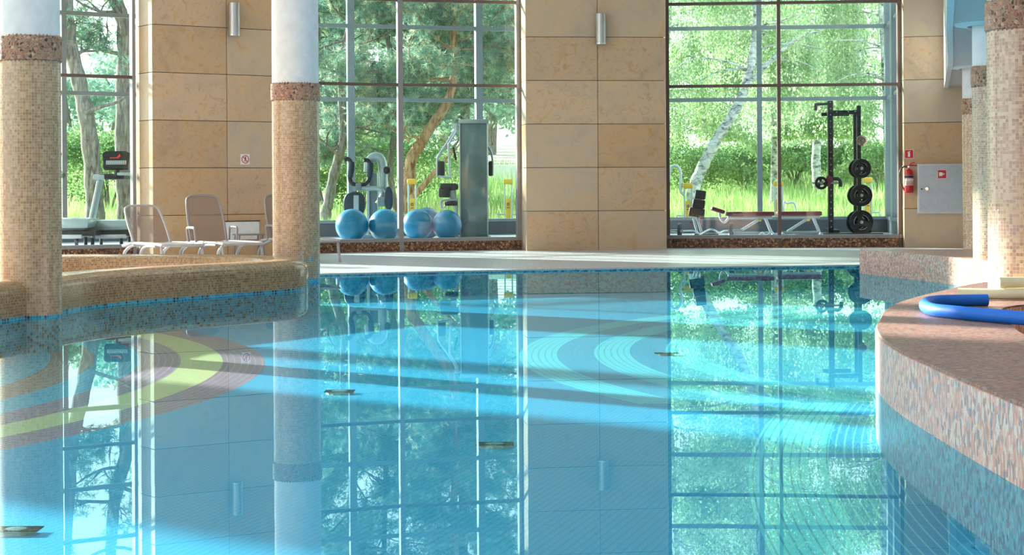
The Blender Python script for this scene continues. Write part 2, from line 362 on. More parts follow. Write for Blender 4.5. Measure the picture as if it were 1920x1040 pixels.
# ---------------------------------------------------------------- mesh helpers
class MB:
    def __init__(s): s.v = []; s.f = []; s.uv = []; s.has = False; s.fa = []
    def add(s, vs, fs, uvs=None, fa=None):
        b = len(s.v); s.v += [tuple(v) for v in vs]; s.f += [tuple(i+b for i in f) for f in fs]
        if uvs is not None: s.uv += list(uvs); s.has = True
        else: s.uv += [(v[0], v[2]) for v in vs]
        if fa is not None: s.fa += [fa]*len(fs)
        return s
    def box(s, c, d, rot=None, bev=0.0, fa=None):
        bm = bmesh.new(); bmesh.ops.create_cube(bm, size=1)
        for v in bm.verts: v.co = Vector((v.co.x*d[0], v.co.y*d[1], v.co.z*d[2]))
        if bev > 0: bmesh.ops.bevel(bm, geom=list(bm.edges), offset=min(bev, min(d)*0.45), segments=2, affect='EDGES', profile=0.6)
        m = Matrix.Translation(Vector(c)) @ (rot.to_4x4() if rot is not None else Matrix.Identity(4))
        bm.verts.index_update()
        s.add([m @ v.co for v in bm.verts], [[v.index for v in f.verts] for f in bm.faces], fa=fa); bm.free(); return s
    def tube(s, pts, r, n=10, cap=True, closed=False, flat=1.0):
        pts = [Vector(p) for p in pts]; k = len(pts)
        rs = [r]*k if not isinstance(r, (list, tuple)) else list(r)
        up = Vector((0, 0, 1)); prev = None; vs = []
        for i, p in enumerate(pts):
            if closed: t = pts[(i+1) % k]-pts[i-1]
            else: t = (pts[min(i+1, k-1)]-pts[max(i-1, 0)])
            t.normalize()
            if prev is None:
                a = t.cross(up if abs(t.z) < 0.95 else Vector((1, 0, 0))).normalized()
            else:
                a = (prev-t*prev.dot(t)).normalized()
            prev = a; b = t.cross(a)
            for j in range(n):
                an = 2*PI*j/n; vs.append(p+(a*math.cos(an)+b*math.sin(an)*flat)*rs[i])
        fs = []
        for i in range(k if closed else k-1):
            i2 = (i+1) % k
            for j in range(n): fs.append((i*n+j, i*n+(j+1) % n, i2*n+(j+1) % n, i2*n+j))
        if cap and not closed: fs.append(tuple(reversed(range(n)))); fs.append(tuple((k-1)*n+j for j in range(n)))
        s.add(vs, fs); return s
    def lathe(s, prof, c=(0, 0, 0), n=48, axis='Z', rot=None, cap=True):
        """prof [(r, h)], uv in metres"""
        vs = []; uv = []; L = 0; c = Vector(c)
        for i, (r, h) in enumerate(prof):
            if i: L += math.hypot(r-prof[i-1][0], h-prof[i-1][1])
            for j in range(n+1):
                a = 2*PI*j/n; v = Vector((r*math.cos(a), r*math.sin(a), h))
                if axis == 'Y': v = Vector((v.x, v.z, v.y))
                if axis == 'X': v = Vector((v.z, v.x, v.y))
                if rot is not None: v = rot @ v
                vs.append(v+c); uv.append((a*max(p[0] for p in prof), h if len(prof) == 2 else L))
        fs = [(i*(n+1)+j, i*(n+1)+j+1, (i+1)*(n+1)+j+1, (i+1)*(n+1)+j) for i in range(len(prof)-1) for j in range(n)]
        if cap:
            for i, rv in ((0, True), (len(prof)-1, False)):
                if prof[i][0] > 1e-5:
                    l = [i*(n+1)+j for j in range(n)]; fs.append(tuple(reversed(l)) if rv else tuple(l))
        s.add(vs, fs, uv); return s
    def prism(s, poly, z0, z1, fa=None):
        n = len(poly); vs = [(x, y, z0) for x, y in poly]+[(x, y, z1) for x, y in poly]
        fs = [tuple(reversed(range(n))), tuple(range(n, 2*n))]+[(i, (i+1) % n, n+(i+1) % n, n+i) for i in range(n)]
        s.add(vs, fs, fa=fa); return s
    def build(s, name, mat, parent=None, smooth=True, ang=35, loc=None):
        me = bpy.data.meshes.new(name); me.from_pydata(s.v, [], s.f)
        if s.has:
            ul = me.uv_layers.new(name='UVMap'); li = np.zeros(len(me.loops), dtype=np.int32); me.loops.foreach_get('vertex_index', li)
            ul.data.foreach_set('uv', np.array(s.uv, dtype=np.float32)[li].ravel())
        if s.fa and len(s.fa) == len(s.f):
            at = me.attributes.new('panel', 'FLOAT', 'FACE'); at.data.foreach_set('value', np.array(s.fa, dtype=np.float32))
        me.materials.append(M[mat])
        if smooth: me.shade_smooth(); me.set_sharp_from_angle(angle=R(ang))
        me.update()
        o = bpy.data.objects.new(name, me); COL.objects.link(o)
        if loc is not None: o.location = loc
        if parent is not None:
            o.parent = parent
            if s.v and getattr(parent, 'type', '') == 'EMPTY' and parent.get('wp'):
                o.matrix_parent_inverse = Matrix.Translation(-Vector(parent.location))
        return o
def tag(o, label=None, cat=None, group=None, kind=None):
    if label: o['label'] = label
    if cat: o['category'] = cat
    if group: o['group'] = group
    if kind: o['kind'] = kind
    return o
def thing(name, label, cat, loc=(0, 0, 0), rz=0.0, group=None, wp=False):
    """Empty at the thing's base; wp=True: its parts are given in world coordinates"""
    o = bpy.data.objects.new(name, None); COL.objects.link(o); o.location = loc; o.rotation_euler = (0, 0, rz)
    o.empty_display_size = 0.1
    if wp: o['wp'] = 1
    return tag(o, label, cat, group)
def struct(o): o['kind'] = 'structure'; return o
def copy_tree(o, parent=None):
    c = o.copy(); COL.objects.link(c); c.parent = parent
    if parent is not None: c.matrix_parent_inverse = o.matrix_parent_inverse.copy()
    for ch in list(o.children): copy_tree(ch, c)
    return c
def smooth_curve(pts, n=6, closed=False):
    """Catmull-Rom through 2D or 3D points"""
    pts = [Vector(p) for p in pts]; k = len(pts); out = []
    rng = range(k) if closed else range(k-1)
    for i in rng:
        p0 = pts[(i-1) % k] if closed or i > 0 else pts[0]; p1 = pts[i]; p2 = pts[(i+1) % k]
        p3 = pts[(i+2) % k] if closed or i+2 < k else pts[k-1]
        for j in range(n):
            t = j/n
            out.append(0.5*((2*p1)+(p2-p0)*t+(2*p0-5*p1+4*p2-p3)*t*t+(3*p1-p0-3*p2+p3)*t**3))
    if not closed: out.append(pts[-1])
    return out
# ================================================================ the setting
JZ = [-0.04+0.75*i for i in range(0, 10)]
rnd = random.Random(5)
def v2(a): return Vector((a[0], a[1]))
def panels(mb, A, B, fr, out, th=0.05, gap=0.005):
    A, B = v2(A), v2(B); d = B-A; L = d.length; d.normalize(); o = v2(out).normalized()
    fr = [0]+list(fr)+[1]
    for i in range(len(fr)-1):
        a = A+d*(L*fr[i]+gap); b = A+d*(L*fr[i+1]-gap)
        for j in range(len(JZ)-1):
            if JZ[j] > 6.9: continue
            poly = [a, b, b-o*th, a-o*th]
            mb.prism([(p.x, p.y) for p in poly], JZ[j]+gap, min(JZ[j+1]-gap, 6.95), fa=rnd.random())
def perp(A, B):
    d = v2(B)-v2(A); n = Vector((d.y, -d.x)).normalized(); return (n.x, n.y)
def inset(poly, k):
    c = sum((v2(p) for p in poly), Vector((0, 0)))/len(poly)
    return [tuple(v2(p)+(c-v2(p)).normalized()*k) for p in poly]
def pier(name, poly, fronts):
    """poly: plan outline; fronts: [(A, B, splits)] faces clad in slabs"""
    mb = MB()
    for A, B, fr in fronts: panels(mb, A, B, fr, perp(A, B))
    o = struct(mb.build(name, 'sandstone', smooth=False))
    b = MB(); b.prism(inset(poly, 0.035), -0.05, 6.95); b.build('joint_backing', 'joint', o, smooth=False)
    return o
LA, LB, LS = (-5.627, 29.26), (-3.62, 30.67), (-5.985, 29.77)
pier('wall_left', [LA, LB, (-3.72, 31.5), LS], [(LA, LB, [0.525]), (LS, LA, [])])
MA, MBp, MS = (0.248, 32.11), (2.685, 32.41), (0.165, 32.79)
pier('wall_middle', [MA, MBp, (2.72, 33.25), MS], [(MA, MBp, [0.51]), (MS, MA, [])])
RA, RB, RS = (6.86, 32.65), (12.0, 31.2), (6.90, 33.1)
pier('wall_right', [RA, RB, (12.0, 32.0), RS], [(RA, RB, [0.26, 0.51, 0.76]), (RS, RA, [])])

def bar2(mb, A, B, z0, z1, th):
    A, B = v2(A), v2(B); d = (B-A).normalized(); n = Vector((-d.y, d.x))*th/2
    mb.prism([tuple(A-n), tuple(B-n), tuple(B+n), tuple(A+n)], z0, z1)
def post2(mb, A, D, w, th, z0, z1):
    d = v2(D).normalized(); n = Vector((-d.y, d.x)); A = v2(A)
    mb.prism([tuple(A-d*w/2-n*th/2), tuple(A+d*w/2-n*th/2), tuple(A+d*w/2+n*th/2), tuple(A-d*w/2+n*th/2)], z0, z1)
def window(name, pts, zs, z0, z1, mull, mw, tmat, mmat, tt=0.05, ends=(True, True), pane='glass', sill=True):
    """glazing on the plan polyline pts; mull: list of (point, direction)"""
    w = thing(name, None, None, (pts[0][0], pts[0][1], 0), wp=True); struct(w)
    g = MB(); t = MB()
    for a, b in zip(pts[:-1], pts[1:]):
        bar2(g, a, b, z0+0.02, z1, 0.012)
        for z in zs: bar2(t, a, b, z-tt/2, z+tt/2, 0.10)
    g.build('pane', pane, w, smooth=False); t.build('transom', tmat, w, smooth=False)
    if sill:
        s = MB()
        for a, b in zip(pts[:-1], pts[1:]): bar2(s, a, b, z0-0.005, z0+0.055, 0.14)
        s.build('sill_frame', 'frame_grey', w, smooth=False)
    for p, d in mull:
        m = MB(); post2(m, p, d, mw, 0.13, z0-0.2 if z0 < 0.4 else z0-0.02, z1); m.build('mullion', mmat, w, smooth=False)
    return w
W1 = [(-7.9, 28.48), (-7.0, 29.05), (-6.04, 29.70)]
W2 = [(-3.85, 31.42), (-1.93, 32.27), (0.15, 32.82)]
W3 = [(2.75, 33.30), (4.745, 33.14), (6.88, 32.95)]
def dr(a, b): return (b[0]-a[0], b[1]-a[1])
ZF = [2.905, 4.37, 5.84]
window('window_1', W1, ZF, 0.20, 6.9, [((-6.025, 29.70), (1, .6)), ((-7.9, 28.48), (1, .6))], 0.055, 'frame_brown', 'frame_grey')
window('window_2', W2, ZF, 0.20, 6.9, [(W2[1], (1, .3)), ((0.12, 32.82), (1, .25))], 0.085, 'frame_brown', 'frame_grey')
window('window_3', W3, ZF, 0.20, 6.9, [(W3[1], (1, -.06)), ((6.84, 32.95), (1, 0)), ((2.78, 33.3), (1, 0))], 0.06, 'frame_brown', 'frame_brown')
# outer curtain wall of the gallery
BK = [(-12.0, 31.5), (PX(116, 34.1), 34.1), (PX(250, 34.9), 34.9), (PX(597, 37.0), 37.0), (PX(970, 38.3), 38.3), (PX(1253, 38.4), 38.4), (PX(1668, 38.0), 38.0)]
def onbk(px):
    lo = [q for q in range(len(BK)-1) if BK[q][0]*F/BK[q][1] <= px-960 <= BK[q+1][0]*F/BK[q+1][1]][0]
    a, b = v2(BK[lo]), v2(BK[lo+1])
    for i in range(200):
        p = a+(b-a)*i/199
        if p.x*F/p.y >= px-960: break
    return (tuple(p), tuple(b-a))
ZB = [2.905, 4.37, 5.84]
window('window_4', BK[:3]+[(-5.3, 36.05)], ZB, 0.47, 7.3, [onbk(119), onbk(262)], 0.09, 'frame_grey', 'frame_grey', 0.075, sill=False)
window('window_5', [(-5.3, 36.05)]+BK[3:5]+[(1.6, 38.35)], ZB, 0.47, 7.3, [onbk(657), onbk(897)], 0.14, 'frame_blue', 'frame_blue', 0.075, sill=False)
window('window_6', [(1.6, 38.35)]+BK[5:], ZB, 0.47, 7.3, [onbk(1424)], 0.10, 'frame_blue', 'frame_blue', 0.075, sill=False)
SW = [BK[-1], (7.05, 33.1)]
window('window_7', SW, [2.905, 4.37], 0.47, 7.3, [(BK[-1], (1, 0)), ((7.42, 36.2), (0, 1)), ((7.1, 33.6), (0, 1))], 0.17, 'frame_blue', 'frame_blue', 0.06, sill=False)
cb = MB()
for a, b in zip(BK[:-1], BK[1:]): bar2(cb, a, b, 0.1, 0.44, 0.22)
bar2(cb, SW[0], SW[1], 0.1, 0.44, 0.12)
struct(cb.build('trim_1', 'curb_blue', smooth=False))
cb = MB()
for a, b in zip(BK[:-1], BK[1:]): bar2(cb, a, b, 0.44, 0.50, 0.26)
bar2(cb, SW[0], SW[1], 0.44, 0.50, 0.16)
struct(cb.build('trim_2', 'frame_blue', smooth=False))
for i, (w, ext) in enumerate(((W1, 0), (W2, 0), (W3, 0))):
    pl = MB()
    for a, b in zip(w[:-1], w[1:]): bar2(pl, a, b, -0.02, 0.195, 0.12)
    struct(pl.build('baseboard_%s' % ('left', 'middle', 'right')[i], 'conglomerate', smooth=False))
# glazed left wall of the hall, out of the picture: piers and frames that shape the sunlight
EX = [(-7.9, 28.48), (-9.9, 26.9), (-12.1, 24.4), (-13.4, 22.4), (-14.45, 18.5), (-14.8, 13.0), (-15.0, 6.0), (-15.0, -4.0)]
ex = MB(); bar2(ex, (-13.4, 22.4), (-14.45, 18.5), -0.05, 6.95, 0.5)
bar2(ex, (-12.4, 24.05), (-12.0, 24.55), -0.05, 6.95, 0.4); bar2(ex, (-9.2, 27.5), (-10.1, 26.75), -0.05, 6.95, 0.5)
struct(ex.build('wall_west', 'sandstone', smooth=False))
fx = MB()
for a, b in zip(EX[:-1], EX[1:]):
    for z in (0.25,): bar2(fx, a, b, z-0.03, z+0.03, 0.08)
struct(fx.build('trim_3', 'frame_grey', smooth=False))
# hall shell
wl_ = MB(); wl_.box((12.1, 14, 3.4), (0.2, 36.2, 7.2)); struct(wl_.build('wall_east', 'wood_panel', smooth=False))
wb_ = MB(); wb_.box((-1.5, -4.1, 3.4), (27, 0.2, 7))
struct(wb_.build('wall_back', 'wood_panel', smooth=False))
ce = MB(); ce.prism([(-15.3, -4.3), (12.3, -4.3), (12.3, 33.6), (2, 33.4), (-4, 31.5), (-8, 28.8), (-12.2, 25), (-13.6, 22), (-15.3, 14)], 6.9, 7.1)
struct(ce.build('ceiling', 'white_paint', smooth=False))
# floors
far = smooth_curve([(-16, 20.5), (-7, 22.0), (-2.43, 23.66), (0, 24.5), (2.07, 24.93), (4.72, 25.4), (7.6, 25.5)], 5)
fl = MB(); fl.prism([tuple(p) for p in far]+[(12, 25.5), (12, 33.0), (7, 33.3), (2.7, 33.5), (-2, 32.4), (-7, 29.2), (-12, 25.3), (-16, 22)], -0.35, 0.03)
fl.prism([(-16, -4), (-10.4, -4), (-10.4, 20), (-16, 20)], -0.35, 0.03)
fl.prism([(7.6, 12.0), (12, 12), (12, 25.5), (7.6, 25.5)], -0.35, 0.03)
fl.prism([(-10.4, -4), (12, -4), (12, 1.0), (-10.4, 1.0)], -0.35, 0.03)
struct(fl.build('floor', 'deck_tile', smooth=False))
ed = MB()
for a, b in zip(far[:-1], far[1:]): bar2(ed, a, b, -0.3, 0.012, 0.03)
struct(ed.build('trim_4', 'pool_wall_tiles', smooth=False))
gf = MB(); gf.prism([(-12.2, 25.6), (-7.9, 28.6), (-6.0, 29.75), (-3.85, 31.5), (-1.93, 32.35), (0.15, 32.88), (2.75, 33.38), (4.75, 33.22), (6.88, 33.03), (7.0, 33.2), BK[6], BK[5], BK[4], BK[3], BK[2], BK[1], BK[0]], -0.02, 0.18)
struct(gf.build('floor_gallery', 'gym_floor', smooth=False))
gc = MB(); gc.prism([(-12.2, 25.6), (-7.9, 28.9), (-3.85, 31.7), (2.75, 33.6), (7.0, 33.2), BK[6], BK[5], BK[4], BK[3], BK[2], BK[1], BK[0]], 7.15, 7.3)
struct(gc.build('ceiling_gallery', 'white_paint', smooth=False))
DEP = -0.30
pf = MB(); pf.prism([(-10.5, 0.9), (7.7, 0.9), (7.7, 25.6), (-10.5, 24)], DEP-0.05, DEP); struct(pf.build('floor_pool', 'pool_tiles', smooth=False))
wa = MB(); wa.add([(-10.45, 0.95, 0), (7.65, 0.95, 0), (7.65, 25.45, 0), (-10.45, 22.5, 0)], [(0, 1, 2, 3)])
wo_ = wa.build('pool_water', 'water', smooth=False); tag(wo_, 'still clear water filling the swimming pool and mirroring the windows', 'water', kind='stuff')

# round floor inlets on the pool floor
def drain(px, py, r, label):
    a, b = px-960, py-HOR; u, v = a*CA-b*SA, a*SA+b*CA
    Y = F*(EYE-DEP)/v; X = u*Y/F
    t = thing('floor_inlet', label, 'pool inlet', (X, Y, DEP), group='round inlets in the pool floor')
    MB().lathe([(r, 0), (r*0.97, 0.008), (r*0.86, 0.016), (r*0.5, 0.022), (0.001, 0.024)], n=32).build('rim', 'drain_metal', t)
    m = MB()
    for i in range(-3, 4): m.box((0, i*r*0.22, 0.019), (2*math.sqrt(max(0.01, (r*.78)**2-(i*r*.22)**2)), r*0.07, 0.005))
    m.build('grille', 'console_black', t, smooth=False)
drain(30, 1000, 0.075, 'round metal inlet in the bright sunlit floor at the near left corner')
drain(637, 738, 0.095, 'round metal inlet on the floor below the reflected exercise machine')
drain(928, 838, 0.085, 'round metal inlet in the blue floor left of the reflected middle pier')
drain(1250, 666, 0.06, 'round metal inlet at the heart of the pale blue rings')

# ---------------------------------------------------------------- columns
def column(px, Y, r, z0, z1, zb0, zb1, mat, label, H=6.9):
    X = (px-960)*Y/F
    c = thing('column', label, 'column', (X, Y, z0), group='round mosaic columns')
    MB().lathe([(r, 0), (r, zb0-z0)], n=72).build('mosaic_shaft', mat, c)
    b = MB(); n = 96; vs = []; uv = []; rr = random.Random(int(px))
    prof = [(r+0.0, zb0-0.004), (r+0.012, zb0+0.008), (r+0.014, (zb0+zb1)/2), (r+0.012, zb1-0.01), (r+0.0, zb1)]
    for i, (q, z) in enumerate(prof):
        for j in range(n+1):
            a = 2*PI*(j % n)/n; dz = 0.010*math.sin(j*2.9+px) if i in (0, 4) else 0
            if j == n: dz = 0.010*math.sin(px) if i in (0, 4) else 0
            vs.append((q*math.cos(a), q*math.sin(a), z+dz-z0)); uv.append((2*PI*j/n*r, z))
    fs = [(i*(n+1)+j, i*(n+1)+j+1, (i+1)*(n+1)+j+1, (i+1)*(n+1)+j) for i in range(4) for j in range(n)]
    b.add(vs, fs, uv).build('pebble_band', 'pebble_band', c)
    MB().lathe([(r-0.004, zb1-0.02-z0), (r-0.004, z1-z0)], n=72).build('plaster_top', 'white_paint', c)
    return c
def zat(py, Y, yh): return EYE+(yh-py)*Y/F
column(57-1, 16.2, 0.268, -0.3, 6.9, zat(116, 16.2, 363.5), zat(69, 16.2, 363.5), 'mosaic_column_rim', 'thick tan mosaic column nearest at the far left, rising beside the mosaic rim')
column(555, 22.3, 0.281, -0.3, 6.9, zat(189, 22.3, 360.5), zat(157, 22.3, 360.5), 'mosaic_column_pool', 'tan mosaic column standing in the pool at the right end of the mosaic rim')
column(1929, 13.2, 0.285, 0.29, 2.85, zat(58, 13.2, 352), zat(2, 13.2, 352), 'mosaic_pink', 'thick pinkish mosaic column nearest on the right, standing on the granite bench')
column(1874, 20.0, 0.281, 0.29, 2.85, zat(163, 20, 352.5), zat(125, 20, 352.5), 'mosaic_pink', 'mosaic column with sunlit foot, second of the three right hand columns from the camera')
column(1842, 27.1, 0.281, 0.03, 2.85, zat(213.5, 27.1, 352.5), zat(185, 27.1, 352.5), 'mosaic_pink', 'slimmest looking mosaic column beside the grey hose cabinet, farthest of the right row')

# ---------------------------------------------------------------- mezzanine soffit on the right
so = MB(); soe = [Vector(p) for p in ((7.62, 32.6), (6.15, 26.0), (4.80, 20.3), (4.13, 17.4), (2.94, 12.4))]
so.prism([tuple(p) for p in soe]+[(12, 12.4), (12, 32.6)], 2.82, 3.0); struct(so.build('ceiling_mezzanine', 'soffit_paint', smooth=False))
fa = MB()
for a, b in zip(soe[:-1], soe[1:]): bar2(fa, (a[0]-0.03, a[1]), (b[0]-0.03, b[1]), 2.80, 4.6, 0.07)
struct(fa.build('trim_5', 'white_paint', smooth=False))
for px, Y in ((1874, 20.0), (1842, 27.1)):
    d = MB().lathe([(0.47, 0.0), (0.45, -0.018), (0.33, -0.03), (0.33, 0.0)], ((px-960)*Y/F, Y, 2.82), n=48)
    struct(d.build('trim_%d' % (6 if Y < 22 else 7), 'white_paint'))

# ---------------------------------------------------------------- curved granite bench on the right
outer = smooth_curve([(1.80, 1.1), (1.80, 4), (1.79, 6.6), (1.80, 8.0), (1.83, 9.0), (1.93, 9.9), (2.09, 10.7), (2.50, 12.3), (3.18, 13.9), (3.9, 15.25), (4.9, 16.1), (7.55, 16.6)], 8)
inner = smooth_curve([(7.55, 12.6), (4.3, 12.62), (3.6, 12.4), (3.18, 12.0), (2.97, 11.3), (2.82, 10.6), (2.66, 9.7), (2.62, 8.6), (2.6, 6.5), (2.6, 1.1)], 8)
gb = thing('granite_bench', 'curved pink granite bench edging the pool, with foam noodles on top', 'pool bench', (1.8, 1.1, -0.3), wp=True)
ring = [tuple(p) for p in outer]+[tuple(p) for p in inner]
no, ni = len(outer), len(inner)
def skirt(pts, z0, z1, dx=0.0): 
    m = MB(); k = len(pts)
    m.add([(p[0], p[1], z0) for p in pts]+[(p[0], p[1], z1) for p in pts], [(i, i+1, k+i+1, k+i) for i in range(k-1)])
    return m
m = MB(); m.prism(ring, 0.0, 0.285); m.build('bench_wall', 'granite_face', gb, smooth=True, ang=30)
m = MB(); m.prism(ring, -0.31, -0.001); m.build('underwater_wall', 'pool_wall_tiles', gb, smooth=False)
ro = []
for i, p in enumerate(outer):
    a = outer[max(i-1, 0)]; b = outer[min(i+1, no-1)]; d = (b-a).normalized(); n = Vector((d.y, -d.x))
    ro.append(p+n*0.012)
m = MB(); m.prism([tuple(p) for p in ro]+[tuple(p) for p in inner], 0.285, 0.298); m.build('bench_top', 'granite_top', gb, smooth=False)
rf = MB(); rf.prism([tuple(p) for p in inner]+[(7.55, 1.1)], -0.31, 0.02); struct(rf.build('floor_recess', 'granite_top', smooth=False))

# far granite block
fb = thing('granite_block', 'low angular granite block in the pool corner, its right end sunlit', 'granite block', (4.36, 23.4, -0.3), wp=True)
blk = [(4.36, 23.45), (4.62, 22.0), (4.84, 20.6), (4.95, 19.3), (6.0, 18.9), (7.7, 18.8), (7.7, 22.8), (5.6, 23.2)]
m = MB(); m.prism(blk, 0.0, 0.292); m.build('block_wall', 'granite_far', fb, smooth=False)
m = MB(); m.prism(inset(blk, 0.004), 0.292, 0.304); m.build('block_top', 'granite_far', fb, smooth=False)
m = MB(); m.prism(blk, -0.31, -0.001); m.build('underwater_wall', 'pool_wall_tiles', fb, smooth=False)

# ---------------------------------------------------------------- mosaic whirlpool rim on the left
tubo = smooth_curve([(-4.75, 14.4), (-4.36, 15.0), (-4.22, 15.6), (-4.12, 16.1), (-4.02, 16.75), (-3.80, 17.7), (-3.32, 18.6), (-2.83, 19.35), (-2.37, 20.1), (-2.27, 20.75), (-2.5, 21.5), (-3.2, 22.15), (-4.6, 22.6), (-6.6, 22.4), (-8.4, 21.2), (-9.3, 18.8), (-9.0, 16.4), (-7.6, 14.7), (-6.2, 14.1)], 8, closed=True)
K = len(tubo); prof = [(0, -0.31), (0, 0.0), (0.0, 0.225), (0.012, 0.262), (0.045, 0.297), (0.095, 0.32), (0.16, 0.33), (0.34, 0.326), (0.46, 0.31), (0.50, 0.28), (0.52, 0.22), (0.52, 0.06)]
nrm = []
for i in range(K):
    d = (tubo[(i+1) % K]-tubo[i-1]).normalized(); nrm.append(Vector((-d.y, d.x)))
# inward direction check
cen = sum(tubo, Vector((0, 0)))/K
if (cen-tubo[0]).dot(nrm[0]) < 0: nrm = [-n for n in nrm]
vs = []; uv = []; L = 0
for i in range(K+1):
    if i: L += (tubo[i % K]-tubo[i-1]).length
    a = 0
    for j, (w, z) in enumerate(prof):
        if j: a += math.hypot(w-prof[j-1][0], z-prof[j-1][1])
        p = tubo[i % K]+nrm[i % K]*w; vs.append((p.x, p.y, z)); uv.append((L, a-0.31))
J = len(prof)
fs = [(i*J+j, i*J+j+1, (i+1)*J+j+1, (i+1)*J+j) for i in range(K) for j in range(J-1)]
tb = thing('whirlpool', 'kidney shaped whirlpool rim clad in tan mosaic with a blue waterline strip', 'whirlpool', (-4.3, 15, -0.3), wp=True)
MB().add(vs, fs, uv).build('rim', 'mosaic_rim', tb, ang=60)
m = MB(); q = [tuple(tubo[i]+nrm[i]*0.5) for i in range(K)]
m.add([(x, y, 0.07) for x, y in q], [tuple(range(K))], [(x, y) for x, y in q]); m.build('basin_floor', 'mosaic_inside', tb, smooth=False)
# ================================================================ fittings on the walls
def onwall(A, B, px, py):
    """point of the vertical plane through A, B seen at the pixel"""
    q = P(px, py, 1.0); dx, dy, dz = q[0], 1.0, q[2]-EYE
    ax, ay = A; bx, by = B; ex, ey = bx-ax, by-ay
    t = (ax*ey-ay*ex)/(dx*ey-dy*ex)
    return Vector((dx*t, t, EYE+dz*t))
def wall_thing(name, label, cat, A, B, px, py, off=0.0, group=None):
    p = onwall(A, B, px, py); d = v2(B)-v2(A); rz = math.atan2(d.y, d.x); n = Vector((d.y, -d.x, 0)).normalized()
    return thing(name, label, cat, tuple(p+n*off), rz, group)
def sconce(A, B, px, py, label):
    t = wall_thing('wall_sconce', label, 'wall lamp', A, B, px, py, 0.13, 'metal cylinder wall lamps')
    MB().lathe([(0.070, -0.265), (0.092, -0.265), (0.092, 0.265), (0.070, 0.265), (0.070, 0.22), (0.001, 0.22)], n=40, cap=False).build('lamp_shade', 'lamp_metal', t)
    MB().lathe([(0.001, -0.245), (0.069, -0.245), (0.069, -0.238)], n=32).build('lens', 'lamp_lens', t)
    MB().lathe([(0.094, -0.25), (0.094, -0.24)], n=40).build('trim_ring', 'chrome', t)
    MB().tube([(0, 0.085, -0.02), (0, 0.13, -0.02)], 0.035, 16).lathe([(0.055, 0.112), (0.055, 0.13)], (-0.0, 0, -0.02), 24, 'Y').build('bracket', 'lamp_metal', t)
sconce(LA, LB, 432, 38, 'brushed metal cylinder lamp on the left stone pier above the sun loungers')
sconce(MA, MBp, 1124, 56, 'brushed metal cylinder lamp on the middle stone pier between two tall windows')

def flat(mb, pts, y0, y1):
    n = len(pts); mb.add([(x, y0, z) for x, z in pts]+[(x, y1, z) for x, z in pts], [tuple(range(n)), tuple(reversed(range(n, 2*n)))]+[((i+1) % n, i, n+i, n+(i+1) % n) for i in range(n)])
    return mb
def limb(mb, a, b, w, y0=-0.0085, y1=-0.006):
    a, b = Vector(a), Vector(b); d = (b-a).normalized(); n = Vector((-d.y, d.x))*w/2
    return flat(mb, [tuple(a-n), tuple(b-n), tuple(b+n), tuple(a+n)], y0, y1)
def disc_pts(cx, cz, r, n=20): return [(cx+r*math.cos(2*PI*i/n), cz+r*math.sin(2*PI*i/n)) for i in range(n)]
t = wall_thing('prohibition_sign', 'small white square sign with a walking figure crossed out in red', 'sign', LA, LB, 459.5, 298.5, 0.0)
MB().box((0, -0.003, 0), (0.165, 0.006, 0.17), bev=0.002).build('sign_board', 'sign_white', t)
m = MB()
for rr_, s_ in ((0.067, 1), ):
    n = 40
    for i in range(n):
        a, b = 2*PI*i/n, 2*PI*(i+1)/n
        flat(m, [(0.067*math.cos(a), 0.067*math.sin(a)), (0.067*math.cos(b), 0.067*math.sin(b)), (0.056*math.cos(b), 0.056*math.sin(b)), (0.056*math.cos(a), 0.056*math.sin(a))], -0.0105, -0.006)
limb(m, (-0.042, 0.042), (0.042, -0.042), 0.010, -0.0105, -0.006); m.build('ring_and_bar', 'sign_red', t, smooth=False)
m = MB(); flat(m, disc_pts(0.004, 0.037, 0.009), -0.0085, -0.006)
for a, b, w in (((0.002, 0.026), (-0.002, -0.002), 0.016), ((0, 0.0), (0.014, -0.018), 0.009), ((0.014, -0.018), (0.010, -0.042), 0.008), ((-0.002, 0), (-0.010, -0.022), 0.009), ((-0.010, -0.022), (-0.026, -0.036), 0.008), ((0.002, 0.022), (0.018, 0.006), 0.006), ((0, 0.02), (-0.018, 0.010), 0.006)): limb(m, a, b, w)
m.build('figure', 'console_black', t, smooth=False)

t = wall_thing('extinguisher_sign', 'small red square sign with white extinguisher symbol above the fire extinguisher', 'sign', RA, RB, 1704.5, 288.5)
MB().box((0, -0.002, 0), (0.155, 0.004, 0.155)).build('border', 'sign_white', t, smooth=False)
MB().box((0, -0.005, 0), (0.140, 0.004, 0.140)).build('sign_board', 'sign_red', t, smooth=False)
m = MB(); flat(m, [(-.018, -.05), (.018, -.05), (.018, .02), (.010, .03), (-.010, .03), (-.018, .02)], -0.009, -0.007)
limb(m, (-0.008, 0.038), (0.024, 0.045), 0.009, -0.009, -0.007); limb(m, (-0.01, 0.04), (-0.03, 0.02), 0.006, -0.009, -0.007); m.build('symbol', 'sign_white', t, smooth=False)

